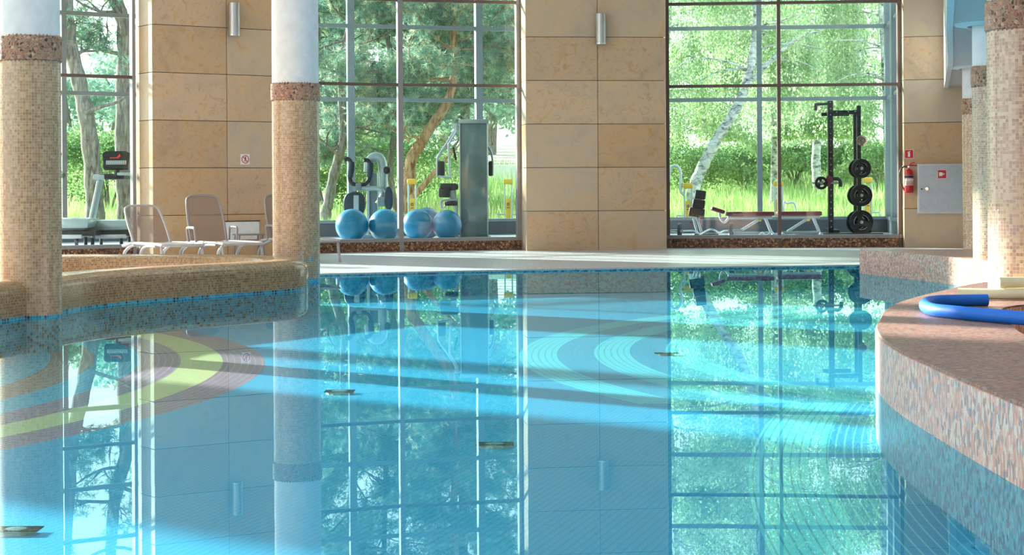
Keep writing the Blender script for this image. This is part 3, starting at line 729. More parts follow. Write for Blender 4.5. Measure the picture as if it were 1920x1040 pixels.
cab = wall_thing('hose_cabinet', 'pale grey metal fire hose cabinet with a round lock and red sticker', 'cabinet', RA, RB, 1765, 353.5)
MB().box((0.0, -0.06, 0), (0.80, 0.12, 0.86), bev=0.008).build('cabinet_frame', 'cabinet_grey', cab)
d = MB().box((0.0, -0.128, 0), (0.735, 0.018, 0.80), bev=0.005).build('door', 'cabinet_door', cab)
MB().lathe([(0.036, -0.137), (0.036, -0.150), (0.028, -0.154), (0.028, -0.146), (0.001, -0.146)], (-0.235, 0, 0.0), 28, 'Y').build('lock', 'chrome', d)
MB().lathe([(0.014, -0.137), (0.014, -0.143)], (-0.325, 0, -0.005), 16, 'Y').build('keyhole', 'console_black', d)
m = MB().box((0.02, -0.139, 0.25), (0.155, 0.004, 0.155)); b_ = m.build('sticker_border', 'sign_white', d, smooth=False)
MB().box((0.02, -0.1415, 0.25), (0.142, 0.003, 0.142)).build('sticker', 'sign_red', d, smooth=False)
m = MB(); flat(m, [(-.03, .22), (.03, .22), (.03, .283), (-.03, .283)], -0.146, -0.143); limb(m, (0.02, 0.252), (0.062, 0.252), 0.016, -0.146, -0.143); limb(m, (0.05, 0.235), (0.05, 0.27), 0.008, -0.146, -0.143); m.build('symbol', 'sign_white', d, smooth=False)

ex = wall_thing('fire_extinguisher', 'red fire extinguisher with black hose hanging beside the hose cabinet', 'fire extinguisher', RA, RB, 1705, 335, 0.11)
MB().lathe([(0.001, -0.245), (0.068, -0.245), (0.075, -0.225), (0.077, -0.2), (0.077, 0.10), (0.070, 0.135), (0.045, 0.16), (0.022, 0.168), (0.022, 0.19)], n=36).build('cylinder', 'red_paint', ex)
m = MB()
for (r, z0, z1) in ((0.0785, -0.12, 0.06), ): m.lathe([(r, z0), (r, z1)], n=36, cap=False)
lb = m.build('label', 'label_pink', ex)
MB().lathe([(0.0792, -0.06), (0.0792, -0.045)], n=36, cap=False).build('label_band', 'label_yellow', lb)
MB().lathe([(0.0792, 0.015), (0.0792, 0.055)], n=36, cap=False).build('label_band', 'console_black', lb)
MB().lathe([(0.0792, -0.035), (0.0792, -0.005)], n=36, cap=False).build('label_band', 'sign_white', lb)
MB().box((0, 0, 0.205), (0.04, 0.04, 0.04), bev=0.006).build('valve', 'chrome', ex)
MB().tube([(-0.02, 0, 0.215), (0.03, 0, 0.245), (0.12, 0, 0.225)], 0.008, 8).tube([(-0.0, 0, 0.225), (0.05, 0, 0.275), (0.10, 0, 0.285)], 0.008, 8).build('handle', 'red_paint', ex)
MB().tube(smooth_curve([(-0.02, 0, 0.20), (-0.09, 0, 0.205), (-0.15, 0, 0.14), (-0.155, 0, 0.02), (-0.12, 0, -0.10), (-0.085, 0, -0.18)], 6), 0.011, 10).build('hose', 'rubber_black', ex)
MB().tube([(-0.09, 0, -0.165), (-0.075, 0, -0.21)], 0.017, 12).build('nozzle', 'red_paint', ex)

pn = wall_thing('access_panel', 'white rectangular service panel low on the left stone pier behind a lounger', 'wall panel', LA, LB, 454, 432, 0.0)
MB().box((0, -0.012, 0), (0.60, 0.024, 0.29), bev=0.004).build('panel', 'sign_white', pn)
MB().box((0, -0.014, 0.152), (0.62, 0.03, 0.014)).build('top_edge', 'joint', pn, smooth=False)

# ================================================================ loungers
def lounger(X, Y, ang, rise, arms, label):
    t = thing('sun_lounger', label, 'sun lounger', (X, Y, 0.03), R(ang), 'grey sun loungers on the deck')
    W, H = 0.29, 0.33     # half width, seat height; hinge at x=0, foot at +1.27
    m = MB()
    for s in (-1, 1):
        m.tube(smooth_curve([(-0.42, s*W, H-0.05), (-0.1, s*W, H-0.01), (0.4, s*W, H), (1.0, s*W, H), (1.25, s*W, H-0.012)], 5), 0.021, 10)
    m.tube([(1.262, -W, H-0.014), (1.262, W, H-0.014)], 0.021, 10); m.tube([(-0.42, -W, H-0.05), (-0.42, W, H-0.05)], 0.018, 10)
    m.tube([(0.0, -W, H-0.02), (0.0, W, H-0.02)], 0.016, 8); m.build('seat_frame', 'lounger_plastic', t)
    m = MB(); vs = [(x, y, H+0.006-0.012*math.cos(y/W*PI/2)) for x in np.linspace(0.0, 1.25, 14) for y in np.linspace(-W, W, 9)]
    m.add(vs, [(i*9+j, i*9+j+1, (i+1)*9+j+1, (i+1)*9+j) for i in range(13) for j in range(8)])
    m.add([(v[0], v[1], v[2]-0.004) for v in vs], [(i*9+j, (i+1)*9+j, (i+1)*9+j+1, i*9+j+1) for i in range(13) for j in range(8)])
    m.build('seat_sling', 'lounger_plastic', t)
    # backrest of length .72
    Lb = 0.72; ca, sa = math.sqrt(max(0.0, 1-(rise/Lb)**2)), rise/Lb
    def bk(l, y): return (-l*ca, y, H+l*sa)
    m = MB(); Wb = W-0.02
    ring = [bk(0, -Wb), bk(0.35, -Wb-0.004), bk(Lb-0.09, -Wb+0.02), bk(Lb-0.02, -Wb+0.065), bk(Lb, -Wb+0.13), bk(Lb+0.006, 0), bk(Lb, Wb-0.13), bk(Lb-0.02, Wb-0.065), bk(Lb-0.09, Wb-0.02), bk(0.35, Wb+0.004), bk(0, Wb)]
    rc = smooth_curve(ring, 4); m.tube(rc, 0.017, 10); m.build('back_frame', 'lounger_dark' if arms else 'lounger_plastic', t)
    m = MB(); vs = []
    for l in np.linspace(0, Lb-0.01, 14):
        ww = Wb if l < Lb-0.1 else Wb-0.02-(l-(Lb-0.1))*0.7
        for y in np.linspace(-ww, ww, 7): vs.append(bk(l, y))
    m.add(vs, [(i*7+j, i*7+j+1, (i+1)*7+j+1, (i+1)*7+j) for i in range(13) for j in range(6)]); m.build('back_sling', 'lounger_mesh', t)
    for s in (-1, 1):
        m = MB(); m.tube(smooth_curve([(1.20, s*W, H-0.01), (1.225, s*W, 0.2), (1.262, s*W*1.02, 0.0)], 4), 0.022, 10, flat=0.8); m.build('leg', 'lounger_plastic', t)
        m = MB(); m.tube(smooth_curve([(0.98, s*W, H-0.03), (0.62, s*W, H-0.035), (0.4, s*W, H-0.10), (0.22, s*W*1.02, 0.0)], 5), 0.022, 10, flat=0.8); m.build('leg', 'lounger_plastic', t)
        m = MB(); m.tube(smooth_curve([(0.10, s*W, H-0.02), (-0.16, s*W, H-0.07), (-0.36, s*W, H-0.16), (-0.46, s*W*1.02, 0.0)], 5), 0.024, 10, flat=0.8); m.build('leg', 'lounger_plastic', t)
        if arms:
            m = MB(); m.tube(smooth_curve([(-0.02, s*(W+.02), H-0.01), (-0.04, s*(W+.035), H+0.17), (0.02, s*(W+.035), H+0.20), (0.20, s*(W+.035), H+0.20), (0.25, s*(W+.035), H+0.17), (0.27, s*(W+.02), H-0.01)], 5), 0.017, 10, flat=1.2); m.build('armrest', 'lounger_dark', t)
    return t
lounger(-5.12, 26.55, -60, 0.52, False, 'pale grey mesh sun lounger leftmost of the row, its back lowered and without armrests')
lounger(-4.38, 27.0, -59, 0.66, True, 'grey mesh sun lounger in front of the left pier, back raised high above looped armrests')
lounger(-3.42, 28.35, -60, 0.66, True, 'grey sun lounger mostly hidden behind the mosaic column in the pool')
st = thing('side_table', 'small low grey side table against the left pier behind the lounger', 'table', ((466-960)*29.2/F, 29.2, 0.03), R(20))
MB().box((0, 0, 0.375), (0.44, 0.40, 0.022), bev=0.01).build('tabletop', 'lounger_dark', st)
for a in (-1, 1):
    for b in (-1, 1): MB().tube([(a*0.18, b*0.16, 0.37), (a*0.20, b*0.18, 0.0)], 0.014, 8).build('leg', 'lounger_dark', st)

# ================================================================ pool noodles on the granite bench
def PGz(px, py, z):
    a, b = px-960, py-HOR; u, v = a*CA-b*SA, a*SA+b*CA
    Y = F*(EYE-z)/v; return (u*Y/F, Y, z)
pts = [PGz(x, y, 0.338) for x, y in ((1945, 598.5), (1915, 596), (1880, 593), (1840, 589.5), (1790, 585), (1755, 581.5), (1739, 577), (1735, 571), (1743, 566.5), (1767, 564), (1810, 563), (1851, 562.5))]
m = MB().tube(smooth_curve(pts, 6), 0.039, 20)
tag(m.build('pool_noodle', 'noodle_blue'), 'bright blue foam pool noodle bent into a U on the granite bench', 'pool noodle')
m = MB().tube(smooth_curve([(3.06, 12.82, .338), (3.4, 12.70, .338), (3.8, 12.68, .338), (4.10, 12.69, .345), (4.16, 12.70, .375), (4.05, 12.71, .41), (3.7, 12.72, .415), (3.32, 12.74, .415)], 6), 0.038, 20)
tag(m.build('pool_noodle', 'noodle_cream'), 'cream foam pool noodle folded in front of the near right column', 'pool noodle')

# ================================================================ the gym in the glazed gallery
GZ = 0.18
def ball(px, Y, r, label, dz=0.0):
    t = thing('exercise_ball', label, 'exercise ball', (PX(px, Y, 425), Y, GZ), group='blue exercise balls behind the glass')
    prof = []
    for i in range(33):
        a = -PI/2+PI*i/32; rr_ = r*math.cos(a); z = r+r*math.sin(a)
        if abs(a) < 0.9 and i % 2: rr_ -= 0.0015
        prof.append((max(rr_, 0.0005), z))
    MB().lathe(prof, n=56, cap=False).build('ball_skin', 'ball_blue', t, ang=80)
    MB().lathe([(0.012, 0), (0.012, 0.006)], (r*0.985, 0, r), 12, 'X').build('plug', 'sign_white', t)
    return t
ball(660, 32.75, 0.292, 'glossy blue exercise ball, leftmost of the pair left of the window bar')
ball(722, 32.90, 0.290, 'glossy blue exercise ball touching the window bar, right of the leftmost ball')
ball(838, 33.9, 0.272, 'blue exercise ball beside the green glass cabinet tower')
ball(783, 33.9, 0.280, 'blue exercise ball just right of the window bar')
ball(800, 34.7, 0.292, 'blue exercise ball at the back, peeping over the two others right of the window bar')

def PP(Y, *xy): return [P(x, y, Y) for x, y in xy]
# converging arm machine
Y0 = 35.0
t = thing('arm_machine', 'grey strength machine with two curved black grips behind the left exercise balls', 'exercise machine', (PX(700, Y0), Y0, GZ), wp=True)
m = MB().tube(smooth_curve(PP(Y0, (646, 300), (651, 297.5), (657, 302), (658.5, 312), (656.5, 324), (656, 335), (660, 343.5), (670, 346.5), (684, 345), (692, 336), (694, 322), (694.5, 310), (690, 301), (683, 300)), 5), 0.04, 12); m.build('handlebar', 'rubber_black', t)
for pts in (((659.5, 303), (658.3, 318), (656.3, 332)), ((694.6, 305), (694, 318), (692.5, 332))): MB().tube(PP(Y0, *pts), [0.055, 0.062, 0.058], 14).build('grip', 'pad_navy', t)
MB().tube(smooth_curve(PP(Y0, (662, 352.5), (690, 353), (710, 354), (717, 360), (714, 372), (707, 382)), 5), 0.045, 12).build('swing_arm', 'machine_light', t)
MB().box(P(672.5, 350, Y0-0.02), (0.11, 0.13, 0.13), bev=0.02).build('clamp', 'machine_grey', t)
MB().tube(smooth_curve(PP(Y0+0.15, (690, 322), (691, 306), (697, 296), (707, 293.5), (715, 300), (717.5, 315), (718, 345), (716, 375)), 6), 0.085, 16).build('mast', 'machine_light', t)
MB().box(((PX(701, 35.4)), 35.4, (PZ(322, 35.4)+GZ)/2), (0.16, 0.3, PZ(322, 35.4)-GZ), bev=0.03).build('upright', 'machine_grey', t)
MB().box(((PX(691, 35.3)), 35.3, (PZ(340, 35.3)+GZ)/2), (0.05, 0.2, PZ(340, 35.3)-GZ), bev=0.01).build('upright', 'silver_paint', t)
for (cx, cyy, a, b, w) in ((664.5, 383, 0.205, 0.235, 0.10), (729, 371.5, 0.085, 0.22, 0.22)):
    m = MB(); c = P(cx, cyy, Y0-0.15); prof = [(0.001, -w/2), (0.75, -w/2), (0.95, -w/2+0.02), (1.0, 0), (0.95, w/2-0.02), (0.75, w/2), (0.001, w/2)]
    vs = []; fs = []; n = 32
    for (q, h) in prof:
        for j in range(n):
            an = 2*PI*j/n; e = 2.6
            cx_, sx_ = math.cos(an), math.sin(an)
            vs.append((c[0]+a*q*math.copysign(abs(cx_)**(2/e), cx_), c[1]+h, c[2]+b*q*math.copysign(abs(sx_)**(2/e), sx_)))
    fs = [(i*n+j, i*n+(j+1) % n, (i+1)*n+(j+1) % n, (i+1)*n+j) for i in range(len(prof)-1) for j in range(n)]
    m.add(vs, fs); m.build('pad', 'pad_navy', t)
MB().box(P(668, 382, Y0-0.23), (0.10, 0.05, 0.32), bev=0.015).build('pad_strap', 'machine_light', t)
MB().box(P(718, 378, Y0-0.1), (0.20, 0.2, 0.18), bev=0.03).build('cam_box', 'machine_grey', t)
MB().lathe([(0.001, -0.06), (0.05, -0.06), (0.075, 0), (0.05, 0.06), (0.001, 0.06)], P(725.5, 319, Y0+0.1), 20, 'X').build('pulley', 'rubber_black', t)
MB().box((PX(700, 35.1), 35.1, GZ+0.04), (0.9, 0.9, 0.08), bev=0.02).build('base_frame', 'machine_grey', t)
MB().tube([(PX(665, 34.85), 34.85, PZ(398, 34.85)), (PX(668, 34.85), 34.85, GZ+0.06)], 0.04, 10).build('pad_post', 'machine_grey', t)

# weight tower
plain('tower_panel', (0.14, 0.24, 0.24), 0.12, 0.0, coat=1.0)
Y0 = 34.6
t = thing('weight_tower', 'tall green glass fronted weight tower with black padded arms either side', 'exercise machine', (PX(888.5, Y0), Y0, GZ), wp=True)
zt = PZ(229, Y0)
MB().box((PX(889, Y0), Y0+0.25, (zt+GZ)/2), (0.52, 0.46, zt-GZ), bev=0.01).build('weight_shroud', 'tower_panel', t)
MB().box((PX(889, Y0), Y0+0.22, zt+0.02), (0.56, 0.54, 0.075), bev=0.008).build('top_cap', 'steel_paint', t)
for px in (863, 914.5): MB().box((PX(px, Y0), Y0+0.0, (zt+GZ)/2), (0.022, 0.04, zt-GZ), bev=0.004).build('corner_strip', 'silver_paint', t)
MB().box((PX(889, Y0), Y0+0.2, GZ+0.02), (0.6, 0.7, 0.04), bev=0.01).build('base_plate', 'machine_grey', t)
MB().tube(PP(Y0+0.1, (862, 236), (852, 238), (853, 248)), 0.035, 10).box(P(854, 236, Y0+0.1), (0.09, 0.1, 0.09), bev=0.01).build('arm_joint', 'silver_paint', t)
MB().tube(smooth_curve(PP(Y0, (856, 240), (838, 268), (822, 292), (820, 300), (820, 330)), 4), 0.024, 10).build('press_arm', 'silver_paint', t)
MB().tube(smooth_curve(PP(Y0-0.2, (857, 244), (844, 266), (841, 275), (843.5, 333)), 4), 0.02, 10).tube(PP(Y0-0.2, (843.5, 333), (822, 330)), 0.018, 8).build('press_arm', 'silver_paint', t)
MB().tube(PP(Y0-0.1, (850, 276), (855, 300)), 0.022, 10).build('grip', 'rubber_black', t)
MB().box(P(827, 316, Y0), (0.14, 0.16, 0.28), bev=0.035).build('arm_pad', 'vinyl_black', t)
MB().tube(smooth_curve(PP(Y0+0.3, (915, 275), (920, 283), (923.5, 300), (923.5, 329)), 4), 0.022, 10).build('press_arm', 'silver_paint', t)
MB().box(P(920, 316, Y0+0.3), (0.08, 0.16, 0.28), bev=0.03).build('arm_pad', 'vinyl_black', t)
MB().box(P(842, 350, Y0), (0.34, 0.34, 0.13), bev=0.05).build('backrest', 'vinyl_black', t)
MB().box(P(833, 361, Y0-0.05), (0.20, 0.22, 0.18), bev=0.03).build('seat', 'vinyl_black', t)
MB().box(P(849, 363, Y0), (0.12, 0.1, 0.36), bev=0.02).build('seat_post', 'machine_light', t)
MB().box(P(846, 381.5, Y0-0.02), (0.24, 0.22, 0.085), bev=0.03).build('leg_roller', 'vinyl_black', t)
MB().tube(smooth_curve(PP(Y0-0.1, (828, 389), (827, 378), (836, 375), (856, 375)), 4), 0.018, 8).tube(PP(Y0-0.1, (828, 389), (833, 389), (838, 376)), 0.016, 8).build('foot_bar', 'silver_paint', t)
MB().tube([P(855, 372, Y0), (PX(857, Y0), Y0, GZ+0.02)], 0.035, 10).build('seat_upright', 'silver_paint', t)

# rack
Y0 = 36.0; XR = PX(1557.5, Y0); XS = PX(1611, Y0)
t = thing('power_rack', 'tall black steel rack with a pull-up bar and weight plates hung on one post', 'rack', (XR, Y0, GZ), wp=True)
def post(x, y, w, zt_): return MB().box((x, y, (zt_+GZ)/2), (w, w, zt_-GZ), bev=0.006).build('upright', 'black_iron', t)
u1 = post(XR, Y0, 0.10, PZ(189, Y0, 1557)); post(XS, Y0, 0.075, PZ(198, Y0, 1611)); post(PX(1604, 37.0), 37.0, 0.07, PZ(206, 37.0, 1604)); post(PX(1558, 37.1), 37.1, 0.08, PZ(200, 37.1, 1558))
MB().box(((XR+XS)/2, Y0, PZ(210.5, Y0, 1585)), (XS-XR, 0.07, 0.075), bev=0.005).build('crossbeam', 'black_iron', t)
MB().box(((XR+XS)/2, Y0+1.0, PZ(214, Y0+1, 1585)), (XS-XR, 0.06, 0.07), bev=0.005).build('crossbeam', 'black_iron', t)
MB().tube(PP(Y0-0.02, (1553, 194.5), (1530, 195.5)), 0.026, 10).tube(PP(Y0-0.02, (1530, 194), (1529, 207)), 0.03, 10).build('pull_up_bar', 'rubber_black', t)
for z in np.arange(GZ+0.15, PZ(192, Y0), 0.12): MB().lathe([(0.012, -0.053), (0.012, -0.048)], (XR, Y0, z), 10, 'Y').build('bolt', 'plate_hub', t)
for px, py in ((1568, 210), (1590, 209), (1603, 209)): MB().lathe([(0.016, -0.045), (0.016, -0.03)], P(px, py, Y0), 10, 'Y').build('bolt', 'plate_hub', t)
MB().box((PX(1570, 35.9), 35.75, GZ+0.02), (1.6, 0.55, 0.04), bev=0.01).build('base_plate', 'black_iron', t)
MB().box((PX(1557, 36.6), 36.5, GZ+0.06), (0.1, 1.3, 0.08), bev=0.01).build('base_rail', 'black_iron', t)
MB().box((PX(1622, 36.0), 36.05, GZ+0.14), (0.24, 0.12, 0.26), bev=0.02).build('base_bracket', 'black_iron', t)
pegs = [(1612, 264), (1611, 316), (1611, 366), (1611, 416)]
for px, py in pegs:
    c = P(px, py, Y0); MB().tube([(c[0], Y0, c[2]), (c[0], Y0-0.30, c[2])], 0.022, 12).build('peg', 'plate_hub', t)
def arc_prism(m, r0, r1, a0, a1, y0, y1, n=8):
    pts = [(r1*math.cos(a0+(a1-a0)*i/n), r1*math.sin(a0+(a1-a0)*i/n)) for i in range(n+1)]+[(r0*math.cos(a1-(a1-a0)*i/n), r0*math.sin(a1-(a1-a0)*i/n)) for i in range(n+1)]
    k = 2*(n+1); vs = [(x, y0, z) for x, z in pts]+[(x, y1, z) for x, z in pts]
    fs = [(i, i+1, k-2-i, k-1-i) for i in range(n)]+[(k+i+1, k+i, 2*k-1-i, 2*k-2-i) for i in range(n)]+[((i+1) % k, i, k+i, k+(i+1) % k) for i in range(k)]
    m.add(vs, fs)
def plate(loc, r, label, group, mat='plate_iron', rz=0.0, slots=True):
    q = thing('weight_plate', label, 'weight plate', loc, rz, group)
    m = MB(); m.lathe([(r*0.60, -0.012), (r*0.90, -0.012), (r*0.92, -0.026), (r*0.985, -0.026), (r, -0.018), (r, 0.018), (r*0.985, 0.026), (r*0.92, 0.026), (r*0.90, 0.012), (r*0.60, 0.012), (r*0.60, -0.012)], n=48, axis='Y', cap=False)
    m.lathe([(0.026, -0.014), (r*0.34, -0.014), (r*0.36, 0), (r*0.34, 0.014), (0.026, 0.014), (0.026, -0.014)], n=32, axis='Y', cap=False)
    for k in range(3):
        a = PI/2+k*2*PI/3+0.25 if slots else k*2*PI/3; arc_prism(m, r*0.33, r*0.62, a-(0.42 if slots else 1.045), a+(0.42 if slots else 1.045), -0.012, 0.012)
    m.build('disc', mat, q, ang=30)
    if slots:
        for k in range(3):
            m = MB(); a = PI/2+k*2*PI/3+0.25+PI/3; arc_prism(m, r*0.60, r*0.635, a-0.58, a+0.58, -0.016, -0.011)
            m.build('grip_rim', 'plate_hub', q, smooth=False)
    MB().lathe([(0.024, -0.03), (0.034, -0.03), (0.036, -0.012), (0.036, 0.02), (0.024, 0.02), (0.024, -0.03)], n=24, axis='Y', cap=False).build('hub', 'plate_hub', q)
    return q
names = ['upper', 'middle', 'lowest']
for i, ((px, py), r) in enumerate(zip(pegs[1:], (0.187, 0.211, 0.232))):
    c = P(px, py, Y0)
    plate((c[0], Y0-0.22, c[2]), r, 'black three-grip weight plate in front on the %s peg of the rack' % names[i], 'weight plates on the rack', rz=0.05)
    plate((c[0]-0.045, Y0-0.08, c[2]), r*0.97, 'black weight plate half hidden behind another on the %s peg of the rack' % names[i], 'weight plates on the rack', rz=0.05)
c = P(1612, 264, Y0)
tag(MB().lathe([(0.024, -0.05), (0.07, -0.05), (0.098, -0.03), (0.105, 0), (0.098, 0.03), (0.07, 0.045), (0.024, 0.045), (0.024, -0.05)], (0, 0, 0), 40, 'Y', cap=False).build('bronze_weight', 'bronze', loc=(c[0], Y0-0.2, c[2])), 'small round bronze weight on the topmost peg of the rack', 'weight')
# padded bar held on the rack
c = P(1536, 343, Y0)
t = thing('padded_bar', 'short bar with a red block and black hook across the rack post', 'exercise bar', (c[0], Y0-0.2, c[2]), wp=True)
MB().tube([(c[0], Y0-0.26, c[2]), (c[0], Y0+0.1, c[2])], 0.024, 12).tube(PP(Y0-0.1, (1523, 343), (1576, 343)), 0.018, 10).build('bar', 'plate_hub', t)
MB().box(P(1553, 339, Y0-0.1), (0.14, 0.08, 0.20), Matrix.Rotation(0.5, 3, 'Y'), bev=0.03).build('red_block', 'vinyl_maroon', t)
MB().tube(smooth_curve(PP(Y0-0.12, (1563, 335), (1571, 335), (1576, 341), (1576, 350)), 5), 0.035, 12).build('hook', 'rubber_black', t)
plate((c[0], Y0-0.24, c[2]), 0.125, 'small black weight plate on the short padded bar left of the rack post', None, rz=0.0)

# benches
def bench(px0, px1, Y, head, label):
    z = PZ(400.5, Y, 1430); x0, x1 = PX(px0, Y), PX(px1, Y)
    t = thing('weight_bench', label, 'weight bench', ((x0+x1)/2, Y, GZ), wp=True)
    MB().box(((x0+x1)/2, Y, z), (x1-x0-0.01, 0.28, 0.085), bev=0.03).build('pad', 'vinyl_maroon', t)
    MB().box(((x0+x1)/2, Y, z-0.065), (x1-x0-0.06, 0.07, 0.05), bev=0.01).build('pad_rail', 'silver_paint', t)
    if head:
        a, b = Vector(P(1333, 390, Y)), Vector(P(1358, 398, Y)); c = (a+b)/2
        MB().box(tuple(c), ((b-a).length, 0.28, 0.075), Matrix.Rotation(math.atan2(a.z-b.z, b.x-a.x), 3, 'Y'), bev=0.03).build('head_pad', 'vinyl_maroon', t)
        MB().tube(smooth_curve([P(1349, 398, Y), P(1351, 410, Y), P(1358, 417, Y), P(1365, 410, Y)], 4), 0.022, 8).build('adjuster', 'silver_paint', t)
    xa, xb = x0+0.25*(x1-x0), x0+0.82*(x1-x0)
    MB().tube([(xa, Y, GZ+0.08), (x0+0.72*(x1-x0), Y, z-0.09)], 0.028, 10).build('strut', 'silver_paint', t)
    MB().tube([(xb, Y, z-0.08), (xb+0.12, Y, GZ+0.05)], 0.03, 10).build('strut', 'silver_paint', t)
    MB().tube([(x0+0.1, Y, GZ+0.06), (x1-0.02, Y, GZ+0.06)], 0.032, 10).build('base_rail', 'machine_light', t)
    for x in (x0+0.1, x1-0.04): MB().tube([(x, Y-0.25, GZ+0.035), (x, Y+0.25, GZ+0.035)], 0.032, 10).build('foot', 'machine_light', t)
    MB().box((x0+0.7*(x1-x0), Y-0.02, z-0.12), (0.06, 0.08, 0.05), bev=0.01).build('pivot', 'label_yellow', t)
bench(1361, 1451, 35.0, True, 'long maroon padded weight bench with a tilted head pad left of the window bar')
bench(1455, 1540, 35.4, False, 'flat maroon padded weight bench between the window bar and the rack')
# black incline bench
Y0 = 34.2; ti = 0.20
t = thing('incline_bench', 'black padded incline bench standing upright by the middle pier', 'weight bench', (PX(1312, Y0), Y0, GZ), wp=True)
for (cx, cyy, w, h) in ((1313, 365, 0.20, 0.17), (1310, 382, 0.23, 0.16), (1306, 398.5, 0.29, 0.17)):
    MB().box(P(cx, cyy, Y0), (w, 0.09, h), Matrix.Rotation(0.14, 3, 'Y'), bev=0.03).build('pad', 'vinyl_black', t)
MB().tube(PP(Y0+0.07, (1312, 372), (1308, 410)), 0.03, 10).build('spine', 'machine_grey', t)
for a, b in (((1300, 409), (1308, 438)), ((1306, 406), (1316, 438))): MB().tube(PP(Y0+0.05, a, b), 0.022, 10).build('strut', 'silver_paint', t)
MB().box(P(1323, 442, Y0), (0.45, 0.3, 0.09), bev=0.02).build('base', 'rubber_black', t)
for px, py in ((1316, 409), (1295, 418)): MB().tube([P(px-3, py, Y0), P(px+4, py, Y0)], 0.022, 10).build('knob', 'vinyl_maroon', t)
# curl bar lying on the floor
Y0 = 33.75; zb = GZ+0.14
t = thing('curl_bar', 'chrome zigzag curl bar lying on the gym floor in front of the benches', 'barbell', (PX(1322, Y0), Y0, GZ), wp=True)
MB().tube([(PX(1257, Y0), Y0, zb), (PX(1280, Y0), Y0, zb)], 0.025, 12).build('sleeve', 'plate_hub', t)
MB().tube([(PX(1366, Y0), Y0, zb), (PX(1392, Y0), Y0, zb)], 0.025, 12).build('sleeve', 'plate_hub', t)
MB().tube(smooth_curve([(PX(x, Y0), Y0, zb+dz) for x, dz in ((1278, 0), (1292, 0.005), (1302, 0.0), (1312, -0.055), (1322, -0.01), (1334, 0.03), (1348, -0.03), (1358, 0.0), (1368, 0))], 4), 0.016, 10).build('bar', 'chrome', t)
for px, lab in ((1274, 'black weight plate on the left end of the curl bar'), (1371, 'black weight plate on the right end of the curl bar')):
    plate((PX(px, Y0), Y0, zb), 0.139, lab, 'weight plates of the curl bar', rz=R(78))
Y0 = 33.7
t = MB().tube(smooth_curve(PP(Y0, (1421, 443), (1428, 436), (1436, 441), (1446, 435), (1450, 441), (1440, 444), (1430, 444)), 5), 0.016, 10)
tag(t.build('cable_handle', 'chrome'), 'small bent chrome cable handle on the gym floor left of the window bar', 'exercise handle')

